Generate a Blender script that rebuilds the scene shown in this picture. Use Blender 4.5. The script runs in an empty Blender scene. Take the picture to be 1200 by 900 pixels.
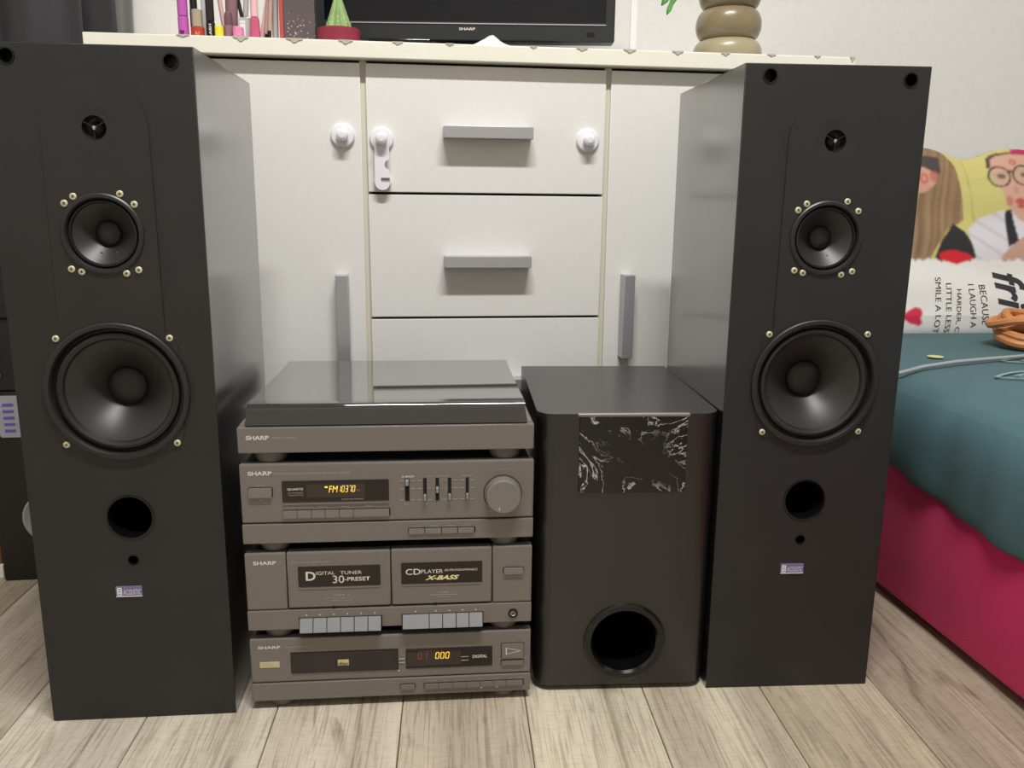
import bpy, bmesh, math, random
import numpy as np
from mathutils import Vector, Matrix
random.seed(7)
S = bpy.context.scene
C = S.collection
PI = math.pi

# ------------------------------------------------------------------ camera
F_PX, PITCH, ROLL, YAW, CAM_H = 994.83, 0.2129, 0.0103, 0.1299, 0.6195
cam = bpy.data.cameras.new('camera'); cam_o = bpy.data.objects.new('camera', cam); C.objects.link(cam_o)
cam.sensor_width = 36.0; cam.lens = 36.0 * F_PX / 1200.0; cam.clip_start = 0.02
fw = Vector((math.sin(YAW)*math.cos(PITCH), math.cos(YAW)*math.cos(PITCH), -math.sin(PITCH)))
rt = Vector((math.cos(YAW), -math.sin(YAW), 0)); up = rt.cross(fw)
r2 = math.cos(ROLL)*rt + math.sin(ROLL)*up; u2 = -math.sin(ROLL)*rt + math.cos(ROLL)*up
cam_o.matrix_world = Matrix(((r2.x, u2.x, -fw.x, 0), (r2.y, u2.y, -fw.y, 0), (r2.z, u2.z, -fw.z, CAM_H), (0, 0, 0, 1)))
S.camera = cam_o

# ------------------------------------------------------------------ world, lamps, exposure
w = bpy.data.worlds.new('world'); S.world = w; w.use_nodes = True
w.node_tree.nodes['Background'].inputs[0].default_value = (0.8, 0.85, 1, 1)
w.node_tree.nodes['Background'].inputs[1].default_value = 0.2
S.view_settings.view_transform = 'Standard'; S.view_settings.look = 'None'
S.view_settings.exposure = 0.82; S.view_settings.gamma = 1.0; S.view_settings.use_curve_mapping = False
LAMP = (0.16, 0.20, 2.44)
al = bpy.data.lights.new('ceiling_tube_light', 'AREA'); al.shape = 'RECTANGLE'; al.size = 0.95; al.size_y = 0.09
al.energy = 36; al.color = (1.0, 0.988, 0.97)
alo = bpy.data.objects.new('ceiling_tube_light', al); C.objects.link(alo); alo.location = LAMP

# ------------------------------------------------------------------ helpers
def srgb(h):
    if isinstance(h, str):
        h = h.lstrip('#'); v = [int(h[i:i+2], 16)/255 for i in (0, 2, 4)]
    else: v = [a/255 for a in h]
    return tuple((a/12.92 if a <= .04045 else ((a+.055)/1.055)**2.4) for a in v)
M = {}
def mat(name, col, rough=.5, metal=0., spec=.5, noise=0., nscale=20., bump=0., bscale=200., coat=0., emit=0., trans=0., sheen=0., alpha=1., ior=1.5, crough=.03, stretch=(1, 1, 1)):
    m = bpy.data.materials.new(name); m.use_nodes = True; nt = m.node_tree; b = nt.nodes['Principled BSDF']
    c = srgb(col)
    b.inputs['Base Color'].default_value = (*c, 1); b.inputs['Roughness'].default_value = rough
    b.inputs['Metallic'].default_value = metal; b.inputs['Specular IOR Level'].default_value = spec
    b.inputs['IOR'].default_value = ior; b.inputs['Coat Roughness'].default_value = crough; b.inputs['Coat Weight'].default_value = coat; b.inputs['Transmission Weight'].default_value = trans
    b.inputs['Sheen Weight'].default_value = sheen; b.inputs['Alpha'].default_value = alpha
    if emit: b.inputs['Emission Color'].default_value = (*c, 1); b.inputs['Emission Strength'].default_value = emit
    tc = nt.nodes.new('ShaderNodeTexCoord'); mp = nt.nodes.new('ShaderNodeMapping'); mp.inputs['Scale'].default_value = stretch
    nt.links.new(tc.outputs['Object'], mp.inputs['Vector'])
    if noise:
        n = nt.nodes.new('ShaderNodeTexNoise'); n.inputs['Scale'].default_value = nscale; n.inputs['Detail'].default_value = 6
        nt.links.new(mp.outputs['Vector'], n.inputs['Vector'])
        r = nt.nodes.new('ShaderNodeValToRGB'); nt.links.new(n.outputs['Fac'], r.inputs['Fac'])
        r.color_ramp.elements[0].position = .3; r.color_ramp.elements[1].position = .7
        r.color_ramp.elements[0].color = (*[max(0, a*(1-noise)) for a in c], 1)
        r.color_ramp.elements[1].color = (*[min(1, a*(1+noise)) for a in c], 1)
        nt.links.new(r.outputs['Color'], b.inputs['Base Color'])
    if bump:
        n2 = nt.nodes.new('ShaderNodeTexNoise'); n2.inputs['Scale'].default_value = bscale; n2.inputs['Detail'].default_value = 4
        nt.links.new(mp.outputs['Vector'], n2.inputs['Vector'])
        bp = nt.nodes.new('ShaderNodeBump'); bp.inputs['Strength'].default_value = bump; bp.inputs['Distance'].default_value = .002
        nt.links.new(n2.outputs['Fac'], bp.inputs['Height']); nt.links.new(bp.outputs['Normal'], b.inputs['Normal'])
    M[name] = m
    return m

class B:
    """collects shapes into one bmesh"""
    def __init__(s): s.bm = bmesh.new()
    def box(s, x0, x1, y0, y1, z0, z1, bev=0, seg=2):
        t = bmesh.new(); bmesh.ops.create_cube(t, size=1)
        for v in t.verts: v.co = ((x0+x1)/2+v.co.x*(x1-x0), (y0+y1)/2+v.co.y*(y1-y0), (z0+z1)/2+v.co.z*(z1-z0))
        if bev: bmesh.ops.bevel(t, geom=t.edges[:], offset=bev, segments=seg, profile=.5, affect='EDGES')
        s.add(t); return s
    def add(s, t):
        me = bpy.data.meshes.new('t'); t.to_mesh(me); t.free(); s.bm.from_mesh(me); bpy.data.meshes.remove(me)
    def poly(s, verts, faces):
        vs = [s.bm.verts.new(v) for v in verts]
        for f in faces:
            try: s.bm.faces.new([vs[i] for i in f])
            except ValueError: pass
        return s
    def lathe(s, prof, o=(0, 0, 0), axis='y', n=48, cap0=False, cap1=False):
        """prof: list of (radius, t) ; axis y: t runs along +y, axis z: t runs along +z"""
        rings = []
        for r, t in prof:
            if r < 1e-6:
                p = (o[0], o[1]+t, o[2]) if axis == 'y' else (o[0], o[1], o[2]+t) if axis == 'z' else (o[0]+t, o[1], o[2])
                rings.append([s.bm.verts.new(p)])
            else:
                ring = []
                for k in range(n):
                    a = 2*PI*k/n; c_, s_ = r*math.cos(a), r*math.sin(a)
                    p = (o[0]+c_, o[1]+t, o[2]+s_) if axis == 'y' else (o[0]+c_, o[1]+s_, o[2]+t) if axis == 'z' else (o[0]+t, o[1]+c_, o[2]+s_)
                    ring.append(s.bm.verts.new(p))
                rings.append(ring)
        for A, D in zip(rings, rings[1:]):
            for k in range(n):
                k2 = (k+1) % n
                if len(A) == 1 and len(D) == 1: continue
                if len(A) == 1: s.bm.faces.new((A[0], D[k2], D[k]))
                elif len(D) == 1: s.bm.faces.new((A[k], A[k2], D[0]))
                else: s.bm.faces.new((A[k], A[k2], D[k2], D[k]))
        if cap0 and len(rings[0]) > 1: s.bm.faces.new(rings[0])
        if cap1 and len(rings[-1]) > 1: s.bm.faces.new(rings[-1])
        return s
    def prism(s, pts, y0, y1, plane='xz'):
        """outline extruded; plane xz extrudes along y, xy along z, yz along x"""
        def P(a, c, t): return (a, t, c) if plane == 'xz' else (a, c, t) if plane == 'xy' else (t, a, c)
        A = [s.bm.verts.new(P(a, c, y0)) for a, c in pts]; D = [s.bm.verts.new(P(a, c, y1)) for a, c in pts]
        n = len(pts)
        s.bm.faces.new(A); s.bm.faces.new(D[::-1])
        for k in range(n): s.bm.faces.new((A[k], A[(k+1) % n], D[(k+1) % n], D[k]))
        return s
    def tube(s, pts, r, n=8, closed=False):
        pts = [Vector(p) for p in pts]; N = len(pts); rings = []
        prev = None
        for i, p in enumerate(pts):
            if closed: t = (pts[(i+1) % N]-pts[i-1])
            else: t = pts[min(i+1, N-1)]-pts[max(i-1, 0)]
            t.normalize()
            if prev is None:
                a = Vector((0, 0, 1)) if abs(t.z) < .9 else Vector((1, 0, 0)); u = t.cross(a).normalized()
            else: u = (prev-t*prev.dot(t)).normalized()
            prev = u; v = t.cross(u); rr = r[i] if isinstance(r, (list, tuple)) else r
            rings.append([s.bm.verts.new(p+rr*(math.cos(2*PI*k/n)*u+math.sin(2*PI*k/n)*v)) for k in range(n)])
        for i in range(N if closed else N-1):
            A, D = rings[i], rings[(i+1) % N]
            for k in range(n): s.bm.faces.new((A[k], A[(k+1) % n], D[(k+1) % n], D[k]))
        if not closed: s.bm.faces.new(rings[0][::-1]); s.bm.faces.new(rings[-1])
        return s
    def sphere(s, o, r, sc=(1, 1, 1), n=16):
        t = bmesh.new(); bmesh.ops.create_uvsphere(t, u_segments=n, v_segments=max(6, n//2), radius=r)
        for v in t.verts: v.co = (o[0]+v.co.x*sc[0], o[1]+v.co.y*sc[1], o[2]+v.co.z*sc[2])
        s.add(t); return s
    def mesh(s, name, smooth=True, ang=20):
        bm = s.bm; bmesh.ops.recalc_face_normals(bm, faces=bm.faces[:])
        if smooth:
            for f in bm.faces: f.smooth = True
            for e in bm.edges:
                if len(e.link_faces) == 2 and e.calc_face_angle(0) > math.radians(ang): e.smooth = False
        me = bpy.data.meshes.new(name); bm.to_mesh(me); bm.free(); return me

def rrect(x0, x1, z0, z1, r, n=4):
    out = []
    for cx, cz, a0 in ((x1-r, z1-r, 0), (x0+r, z1-r, 90), (x0+r, z0+r, 180), (x1-r, z0+r, 270)):
        for k in range(n+1):
            a = math.radians(a0+90*k/n); out.append((cx+r*math.cos(a), cz+r*math.sin(a)))
    return out
def link(name, me, m, parent=None, loc=(0, 0, 0), rot=(0, 0, 0)):
    o = bpy.data.objects.new(name, me); C.objects.link(o)
    if m is not None and not me.materials: me.materials.append(M[m] if isinstance(m, str) else m)
    o.parent = parent; o.location = loc; o.rotation_euler = rot
    return o
def obj(name, b, m, parent=None, loc=(0, 0, 0), rot=(0, 0, 0), smooth=True):
    return link(name, b.mesh(name, smooth), m, parent, loc, rot)
def tag(o, label=None, cat=None, group=None, kind=None):
    if label: o['label'] = label
    if cat: o['category'] = cat
    if group: o['group'] = group
    if kind: o['kind'] = kind
    return o
def thing(name, label, cat, loc=(0, 0, 0), rz=0, group=None):
    o = bpy.data.objects.new(name, None); C.objects.link(o); o.location = loc; o.rotation_euler = (0, 0, rz)
    o.empty_display_size = .05
    return tag(o, label, cat, group)
def copy_tree(o, parent=None):
    c = o.copy(); C.objects.link(c); c.parent = parent
    for ch in list(o.children): copy_tree(ch, c)
    return c
def text_mesh(s, shear=0., bold=0., res=3):
    cu = bpy.data.curves.new('txt', 'FONT'); cu.body = s; cu.size = 1; cu.shear = shear; cu.offset = bold; cu.resolution_u = res
    t = bpy.data.objects.new('txt', cu); C.objects.link(t)
    dg = bpy.context.evaluated_depsgraph_get(); dg.update()
    me = bpy.data.meshes.new_from_object(t.evaluated_get(dg)); me.materials.clear()
    bpy.data.objects.remove(t); bpy.data.curves.remove(cu)
    return me
def text(name, s, x0, x1, z0, z1, y, m, parent, shear=0., bold=0., label=None):
    """lettering fitted into the rectangle x0..x1, z0..z1 of the plane y, facing -y"""
    me = text_mesh(s, shear, bold)
    co = [v.co.copy() for v in me.vertices]
    a0, a1 = min(c.x for c in co), max(c.x for c in co); b0, b1 = min(c.y for c in co), max(c.y for c in co)
    for v, c in zip(me.vertices, co):
        v.co = (x0+(c.x-a0)/(a1-a0)*(x1-x0), y, z0+(c.y-b0)/(b1-b0)*(z1-z0))
    o = link(name, me, m, parent)
    if label: o['label'] = label
    return o
def cut(me, cutter):
    a = bpy.data.objects.new('a', me); c = bpy.data.objects.new('c', cutter); C.objects.link(a); C.objects.link(c)
    md = a.modifiers.new('b', 'BOOLEAN'); md.operation = 'DIFFERENCE'; md.object = c; md.solver = 'EXACT'
    dg = bpy.context.evaluated_depsgraph_get(); dg.update()
    r = bpy.data.meshes.new_from_object(a.evaluated_get(dg))
    bpy.data.objects.remove(a); bpy.data.objects.remove(c)
    b = bmesh.new(); b.from_mesh(r)
    for f in b.faces: f.smooth = True
    for e in b.edges:
        if len(e.link_faces) == 2 and e.calc_face_angle(0) > math.radians(20): e.smooth = False
    b.to_mesh(r); b.free()
    return r

# ------------------------------------------------------------------ materials
mat('wallpaper', '#e4e2de', .85, noise=.02, nscale=60, bump=.12, bscale=350)
mat('ceiling_paint', '#eeeeec', .9)
mat('room_wall', '#dad6cf', .9)
mat('white_laminate', '#e3e2de', .42, noise=.012, nscale=90, bump=.03, bscale=500)
mat('cream_edge', '#e9e7d8', .5, noise=.015, nscale=40)
mat('cream_carcass', '#cfcbb8', .6)
mat('dark_gap', '#0c0b0a', .9)
mat('aluminium', '#b4b4b8', .38, metal=.55)
mat('white_plastic', '#e9e8ee', .3)
mat('grey_plastic', '#a9a7a8', .5)
mat('black_vinyl', '#191818', .30, ior=1.9, coat=1., crough=.17, noise=.12, nscale=30, bump=.03, bscale=250)
mat('black_front', '#1e1d1d', .55, noise=.12, nscale=14, bump=.05, bscale=400)
mat('black_plate', '#201f1f', .5, noise=.08, nscale=20)
mat('black_sub', '#121111', .38, ior=1.55, coat=.4, crough=.24, noise=.08, nscale=14, bump=.04, bscale=300)
mat('black_rubber', '#1a1a1a', .42)
mat('black_frame', '#222223', .4)
mat('cone_black', '#262524', .44, noise=.06, nscale=40)
mat('dust_black', '#1d1d1d', .5)
mat('hole_black', '#050505', .7)
mat('gloss_black', '#0c0c0d', .15)
mat('chrome', '#d0d0d0', .2, metal=1)
mat('brass_screw', '#c3bf9c', .45, metal=.15)
mat('screw_slot', '#3a3420', .6)
mat('badge_blue', '#6e6a8c', .4)
mat('badge_white', '#d8d6de', .45)
mat('hifi_grey', '#77716c', .42, metal=.25, bump=.02, bscale=900, stretch=(.1, 1, 8))
mat('hifi_btn', '#7d7874', .38, metal=.25)
mat('hifi_key', '#93969a', .32, metal=.3)
mat('hifi_body', '#141312', .5)
mat('hifi_win', '#1d1614', .12)
mat('hifi_tray', '#26211e', .3)
mat('hifi_lcd', '#332c29', .2)
mat('smoke_lid', '#17151a', .05, spec=1.0, coat=1.0)
mat('letter_silver', '#d6d0c2', .4)
mat('letter_dim', '#a9a397', .5)
mat('letter_dark', '#4a4540', .6)
mat('letter_yellow', '#e2d79a', .4)
mat('amber', '#f0c648', .4, emit=.5)
mat('amber_dim', '#a04a22', .4, emit=.12)
mat('gold_sticker', '#c9bf92', .35, metal=.2)
mat('foot_grey', '#5c5856', .45)
mat('tv_black', '#25272a', .35)
mat('tv_screen', '#070a12', .06)
mat('tv_silver', '#c4c6cc', .25, metal=.6)
mat('lace', '#b9b4a8', .8, noise=.3, nscale=700)
mat('lace_white', '#dcdad6', .85, noise=.15, nscale=900, bump=.4, bscale=900)
mat('magenta', '#b958ac', .35); mat('magenta_dark', '#4a1d52', .4); mat('silver_gold', '#b9ad96', .3, metal=.4)
mat('lacquer_red', '#b23a2c', .3); mat('cosmetic_black', '#1d1d1f', .3); mat('yellow_plastic', '#ecd936', .4)
mat('mauve', '#8d6a70', .25); mat('plum', '#6a4f55', .3); mat('candy_pink', '#dd87b0', .35); mat('gloss_pink', '#c2587a', .15, coat=.5)
mat('pale_pink', '#e6b9bd', .4); mat('brush_wood', '#b99a8d', .45); mat('rose_box', '#d3a9a8', .4); mat('clear_grey', '#b8b4b4', .1)
mat('print_white', '#e8e6e6', .5)
mat('box_red', '#bb4a48', .4); mat('pot_red', '#8e2c3e', .45, noise=.05, nscale=50)
mat('cactus', '#86a365', .6, noise=.18, nscale=60, bump=.3, bscale=150); mat('pearl', '#eef0da', .3)
mat('vase_stone', '#86775a', .32, noise=.16, nscale=9, coat=.3); mat('vase_pale', '#9c9174', .34, noise=.12, nscale=9, coat=.3)
mat('leaf_green', '#5e9a4c', .5, noise=.1, nscale=40); mat('petal_red', '#d01c50', .5); mat('stem_green', '#4f6d3a', .6)
mat('curtain_dark', '#2b2b30', .38, noise=.1, nscale=6)
mat('curtain_sheer', '#85847f', .35, alpha=.62)
mat('pink_velvet', '#c81a60', .8, sheen=.08, noise=.12, nscale=5, bump=.15, bscale=300)
mat('teal_cloth', '#43646a', .85, sheen=.05, noise=.06, nscale=12, bump=.2, bscale=700)
mat('teal_print', '#84a5a4', .8); mat('yellow_print', '#c9c78a', .8)
mat('mattress', '#c9c4ba', .9)
mat('orange_cord', '#c98550', .5, noise=.06, nscale=60); mat('grey_cord', '#9fa3a4', .5)
mat('black_ink', '#33343a', .8)
mat('wood_brown', '#6b3d22', .5, noise=.2, nscale=14, stretch=(1, 1, .15))
mat('panel_grey', '#9c9ca6', .45); mat('panel_purple', '#5a55a8', .5)
mat('cone_silver', '#9a9aa0', .35, metal=.2)
mat('corner_black', '#0a0a0b', .5)
mat('subfloor', '#2d2721', .9)
mat('lamp_white', '#f2f0ea', .5)

def plank_mat():
    m = bpy.data.materials.new('oak_laminate'); m.use_nodes = True; nt = m.node_tree; N = nt.nodes.new; L = nt.links.new
    b = nt.nodes['Principled BSDF']; b.inputs['Roughness'].default_value = .5
    tc = N('ShaderNodeTexCoord'); oi = N('ShaderNodeObjectInfo')
    off = N('ShaderNodeVectorMath'); off.operation = 'ADD'
    sc = N('ShaderNodeVectorMath'); sc.operation = 'SCALE'; sc.inputs[0].default_value = (13.1, 27.7, 5.3); L(oi.outputs['Random'], sc.inputs['Scale'])
    L(tc.outputs['Object'], off.inputs[0]); L(sc.outputs[0], off.inputs[1])
    def mp(s):
        q = N('ShaderNodeMapping'); q.inputs['Scale'].default_value = s; L(off.outputs[0], q.inputs['Vector']); return q
    def noise(s, scale, det=6, dist=0.):
        n = N('ShaderNodeTexNoise'); n.inputs['Scale'].default_value = scale; n.inputs['Detail'].default_value = det; n.inputs['Distortion'].default_value = dist
        L(mp(s).outputs[0], n.inputs['Vector']); return n
    def ramp(src, p0, p1, c0, c1):
        r = N('ShaderNodeValToRGB'); r.color_ramp.elements[0].position = p0; r.color_ramp.elements[1].position = p1
        r.color_ramp.elements[0].color = (*c0, 1); r.color_ramp.elements[1].color = (*c1, 1); L(src, r.inputs['Fac']); return r
    def mul(a, c, f=1., mode='MULTIPLY'):
        x = N('ShaderNodeMix'); x.data_type = 'RGBA'; x.blend_type = mode; x.inputs['Factor'].default_value = f
        L(a, x.inputs['A']); L(c, x.inputs['B']); return x.outputs['Result']
    class _O: outputs = [oi.outputs['Color']]
    base = _O
    blot = ramp(noise((5, .7, 1), 2.2, 4, .6).outputs['Fac'], .3, .72, (.80, .78, .76), (1.06, 1.05, 1.04))
    strip = ramp(noise((14, .25, 1), 1.1, 2, .2).outputs['Fac'], .42, .58, (.80, .78, .76), (1.05, 1.05, 1.04))
    grain = ramp(noise((85, 2.6, 1), 2.6, 10, 1.6).outputs['Fac'], .36, .52, (.52, .48, .44), (1.03, 1.03, 1.03))
    saw = ramp(noise((70, 240, 1), 1.0, 2, .4).outputs['Fac'], .36, .50, (.80, .79, .77), (1, 1, 1))
    knot = ramp(noise((9, 2.2, 1), 1.6, 2, 2.5).outputs['Fac'], .25, .36, (.55, .50, .45), (1, 1, 1))
    c = mul(mul(mul(mul(mul(base.outputs[0], blot.outputs[0]), strip.outputs[0], .8), grain.outputs[0], .6), saw.outputs[0], .45), knot.outputs[0], .7)
    # printed strip joints running along each plank
    sx = N('ShaderNodeSeparateXYZ'); L(tc.outputs['Object'], sx.inputs[0])
    wob = noise((.2, 3.5, 1), 1.0, 3)
    wa = N('ShaderNodeMath'); wa.operation = 'MULTIPLY_ADD'; L(wob.outputs['Fac'], wa.inputs[0]); wa.inputs[1].default_value = .012; L(sx.outputs[0], wa.inputs[2])
    pp_ = N('ShaderNodeMath'); pp_.operation = 'PINGPONG'; L(wa.outputs[0], pp_.inputs[0]); pp_.inputs[1].default_value = .0545
    jr = ramp(pp_.outputs[0], .0004, .0016, (.62, .59, .56), (1, 1, 1))
    c = mul(c, jr.outputs[0], .8)
    L(c, b.inputs['Base Color'])
    bp = N('ShaderNodeBump'); bp.inputs['Strength'].default_value = .18; bp.inputs['Distance'].default_value = .001
    L(grain.outputs[0], bp.inputs['Height']); L(bp.outputs[0], b.inputs['Normal'])
    M['oak_laminate'] = m
plank_mat()
def marble_mat():
    m = bpy.data.materials.new('black_marble'); m.use_nodes = True; nt = m.node_tree; N = nt.nodes.new; L = nt.links.new
    b = nt.nodes['Principled BSDF']; b.inputs['Roughness'].default_value = .13
    tc = N('ShaderNodeTexCoord')
    n1 = N('ShaderNodeTexNoise'); n1.inputs['Scale'].default_value = 16; n1.inputs['Detail'].default_value = 9; n1.inputs['Distortion'].default_value = 2.0; n1.inputs['Roughness'].default_value = .62
    mp = N('ShaderNodeMapping'); mp.inputs['Location'].default_value = (.41, 0, .13); mp.inputs['Rotation'].default_value = (0, .5, 0); mp.inputs['Scale'].default_value = (1.0, 1, 1.35)
    L(tc.outputs['Object'], mp.inputs['Vector']); L(mp.outputs[0], n1.inputs['Vector'])
    r1 = N('ShaderNodeValToRGB'); e = r1.color_ramp.elements
    e[0].position = .485; e[0].color = (0, 0, 0, 1); e[1].position = .5; e[1].color = (1, 1, 1, 1)
    e2 = r1.color_ramp.elements.new(.515); e2.color = (0, 0, 0, 1)
    L(n1.outputs['Fac'], r1.inputs['Fac'])
    n2 = N('ShaderNodeTexNoise'); n2.inputs['Scale'].default_value = 22; n2.inputs['Detail'].default_value = 3
    L(tc.outputs['Object'], n2.inputs['Vector'])
    # veins gather towards the tile's rim, the middle stays plain
    sx = N('ShaderNodeSeparateXYZ'); L(tc.outputs['Object'], sx.inputs[0])
    def absd(sock, c0, half):
        a = N('ShaderNodeMath'); a.operation = 'SUBTRACT'; L(sock, a.inputs[0]); a.inputs[1].default_value = c0
        d = N('ShaderNodeMath'); d.operation = 'ABSOLUTE'; L(a.outputs[0], d.inputs[0])
        e_ = N('ShaderNodeMath'); e_.operation = 'DIVIDE'; L(d.outputs[0], e_.inputs[0]); e_.inputs[1].default_value = half; return e_.outputs[0]
    mx = N('ShaderNodeMath'); mx.operation = 'MAXIMUM'; L(absd(sx.outputs[0], .124, .067), mx.inputs[0]); L(absd(sx.outputs[2], .313, .05), mx.inputs[1])
    ad = N('ShaderNodeMath'); ad.operation = 'MULTIPLY_ADD'; L(n2.outputs['Fac'], ad.inputs[0]); ad.inputs[1].default_value = 1.1; L(mx.outputs[0], ad.inputs[2])
    r2_ = N('ShaderNodeValToRGB'); r2_.color_ramp.elements[0].position = .0; r2_.color_ramp.elements[1].position = 1
    mr = N('ShaderNodeMapRange'); mr.inputs['From Min'].default_value = 1.0; mr.inputs['From Max'].default_value = 1.45; L(ad.outputs[0], mr.inputs['Value'])
    ml = N('ShaderNodeMath'); ml.operation = 'MULTIPLY'; L(r1.outputs['Color'], ml.inputs[0]); L(mr.outputs[0], ml.inputs[1])
    mix = N('ShaderNodeMix'); mix.data_type = 'RGBA'; L(ml.outputs[0], mix.inputs['Factor'])
    mix.inputs['A'].default_value = (*srgb('#0a0909'), 1); mix.inputs['B'].default_value = (*srgb('#d4d2da'), 1)
    L(mix.outputs['Result'], b.inputs['Base Color'])
    M['black_marble'] = m
marble_mat()
def glitter_mat():
    m = bpy.data.materials.new('glitter_dark'); m.use_nodes = True; nt = m.node_tree; N = nt.nodes.new; L = nt.links.new
    b = nt.nodes['Principled BSDF']; b.inputs['Roughness'].default_value = .35
    tc = N('ShaderNodeTexCoord'); v = N('ShaderNodeTexVoronoi'); v.inputs['Scale'].default_value = 260; L(tc.outputs['Object'], v.inputs['Vector'])
    r = N('ShaderNodeValToRGB'); r.color_ramp.elements[0].position = .18; r.color_ramp.elements[1].position = .3
    r.color_ramp.elements[0].color = (1, 1, 1, 1); r.color_ramp.elements[1].color = (0, 0, 0, 1); L(v.outputs['Distance'], r.inputs['Fac'])
    wn = N('ShaderNodeTexNoise'); wn.inputs['Scale'].default_value = 120; L(tc.outputs['Object'], wn.inputs['Vector'])
    sx = N('ShaderNodeSeparateXYZ'); L(tc.outputs['Object'], sx.inputs[0])
    mr = N('ShaderNodeMapRange'); mr.inputs['From Min'].default_value = .055; mr.inputs['From Max'].default_value = .035; L(sx.outputs[2], mr.inputs['Value'])
    gt = N('ShaderNodeMath'); gt.operation = 'GREATER_THAN'; gt.inputs[1].default_value = .5; L(wn.outputs['Fac'], gt.inputs[0])
    m1 = N('ShaderNodeMath'); m1.operation = 'MULTIPLY'; L(r.outputs['Color'], m1.inputs[0]); L(mr.outputs[0], m1.inputs[1])
    m2 = N('ShaderNodeMath'); m2.operation = 'MULTIPLY'; L(m1.outputs[0], m2.inputs[0]); L(gt.outputs[0], m2.inputs[1])
    mix = N('ShaderNodeMix'); mix.data_type = 'RGBA'; L(m2.outputs[0], mix.inputs['Factor'])
    mix.inputs['A'].default_value = (*srgb('#5b5152'), 1); mix.inputs['B'].default_value = (*srgb('#e6b9b4'), 1)
    L(mix.outputs['Result'], b.inputs['Base Color']); M['glitter_dark'] = m
glitter_mat()

# ------------------------------------------------------------------ the setting
X0, X1, Y0, Y1, ZC = -1.55, 1.95, -1.7, 1.83, 2.5
def struct(name, b, m): return tag(obj(name, b, m), kind='structure')
floor_o = struct('floor', B().box(X0-.1, X1+.1, Y0-.1, Y1+.1, -.08, -.011), 'subfloor')
struct('wall_back', B().box(X0-.1, X1+.1, Y1, Y1+.1, 0, ZC), 'wallpaper')
struct('wall_left', B().box(X0-.1, X0, Y0, Y1, 0, ZC), 'room_wall')
struct('wall_right', B().box(X1, X1+.1, Y0, Y1, 0, ZC), 'room_wall')
struct('wall_front', B().box(X0-.1, X1+.1, Y0-.1, Y0, 0, ZC), 'room_wall')
struct('ceiling', B().box(X0-.1, X1+.1, Y0-.1, Y1+.1, ZC, ZC+.1), 'ceiling_paint')
mat('trim_white', '#f6f6f4', .5)
struct('trim_1', B().box(.4780, .4915, Y1-.004, Y1, .0, ZC, .0008), 'trim_white')
struct('baseboard_back', B().box(X0, X1, Y1-.014, Y1, 0, .06, .003), 'white_laminate')
# laminate planks, laid along the depth of the room, turned 3.4 degrees
PW, PL = .1545, 1.29
pm = B().box(0, PW-.0011, 0, PL-.0012, -.011, 0, .0009, 1).mesh('plank', False)
pm.materials.append(M['oak_laminate'])
ang = -.06
dirv = Vector((-math.sin(ang), math.cos(ang))); prp = Vector((math.cos(ang), math.sin(ang)))
org = Vector((-.324, .85))
offs = {}
for k in range(-9, 16):
    o0 = random.choice((-.5, -.9, -.2, -.75))+random.uniform(-.1, .1)
    if -2 <= k <= 6: o0 = -.42+.07*((k*5) % 4)
    for j in range(-2, 3):
        p = org+prp*PW*k+dirv*(o0+PL*j)
        c = p+dirv*PL/2+prp*PW/2
        if not (X0+.02 < c.x < X1-.02 and Y0-.55 < c.y < Y1+.5): continue
        pl = link('plank', pm, None, floor_o, (p.x, p.y, 0), (0, 0, ang))
        tone = {-2: '#c4bbaa', -1: '#cac2b3', 0: '#ccc4b4', 1: '#c3b9a8', 2: '#bbaf9d', 3: '#cbc2ae', 4: '#c8beaa', 5: '#bcb09a', 6: '#a99c8a', 7: '#b1a593'}.get(k, random.choice(('#c9bfab', '#bfb29c', '#d0c6b1')))
        pl.color = (*srgb(tone), 1)
lamp = thing('ceiling_lamp', 'long white tube lamp fixed to the ceiling', 'lamp', (LAMP[0], LAMP[1], 2.45))
obj('housing', B().box(-.52, .52, -.07, .07, .0, .05, .008), 'lamp_white', lamp)

# ------------------------------------------------------------------ white sideboard
YC = 1.4198; ZT = .856; TH = .0245
sb = thing('sideboard', 'white sideboard with a column of drawers between two doors and cream top', 'sideboard', (0, 0, 0))
G1, G2, CX0, CX1 = -.0552, .3392, -.452, .742
obj('carcass', B().box(CX0, CX1, YC+.019, Y1-.012, .02, ZT-TH), 'cream_carcass', sb)
for x in (CX0, G1-.0055, G2-.0055, CX1-.011):
    obj('upright', B().box(x, x+.011, YC+.006, YC+.02, .0, ZT-TH, .0008), 'cream_carcass', sb)
obj('plinth', B().box(CX0, CX1, YC+.05, Y1-.02, 0, .03), 'white_laminate', sb)
obj('top_board', B().box(-.4604, .7499, 1.3998, Y1-.005, ZT-TH, ZT, .0015), 'cream_edge', sb)
obj('shadow_gap', B().box(CX0, CX1, YC+.012, YC+.02, ZT-TH-.005, ZT-TH), 'dark_gap', sb)
def handle(parent, x0, x1, z0, z1, vertical=False):
    yf = YC-.030
    b = B()
    b.box(x0, x1, yf, yf+.030, z0, z1, .0008) if not vertical else b.box(x0, x1, yf, yf+.030, z0, z1, .0008)
    return obj('handle', b, 'aluminium', parent)
HG = .0042
for x0, x1, hx in ((CX0+.003, G1-HG, (-.1062, -.0862)), (G2+HG, CX1-.003, (.3702, .3885))):
    d = obj('door', B().box(x0, x1, YC, YC+.018, .022, ZT-TH-.0045, .0012), 'white_laminate', sb)
    handle(d, hx[0], hx[1], .3575, .4988, True)
zs = [.022, .2229, .4259, .6289, ZT-TH-.0025]
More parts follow.
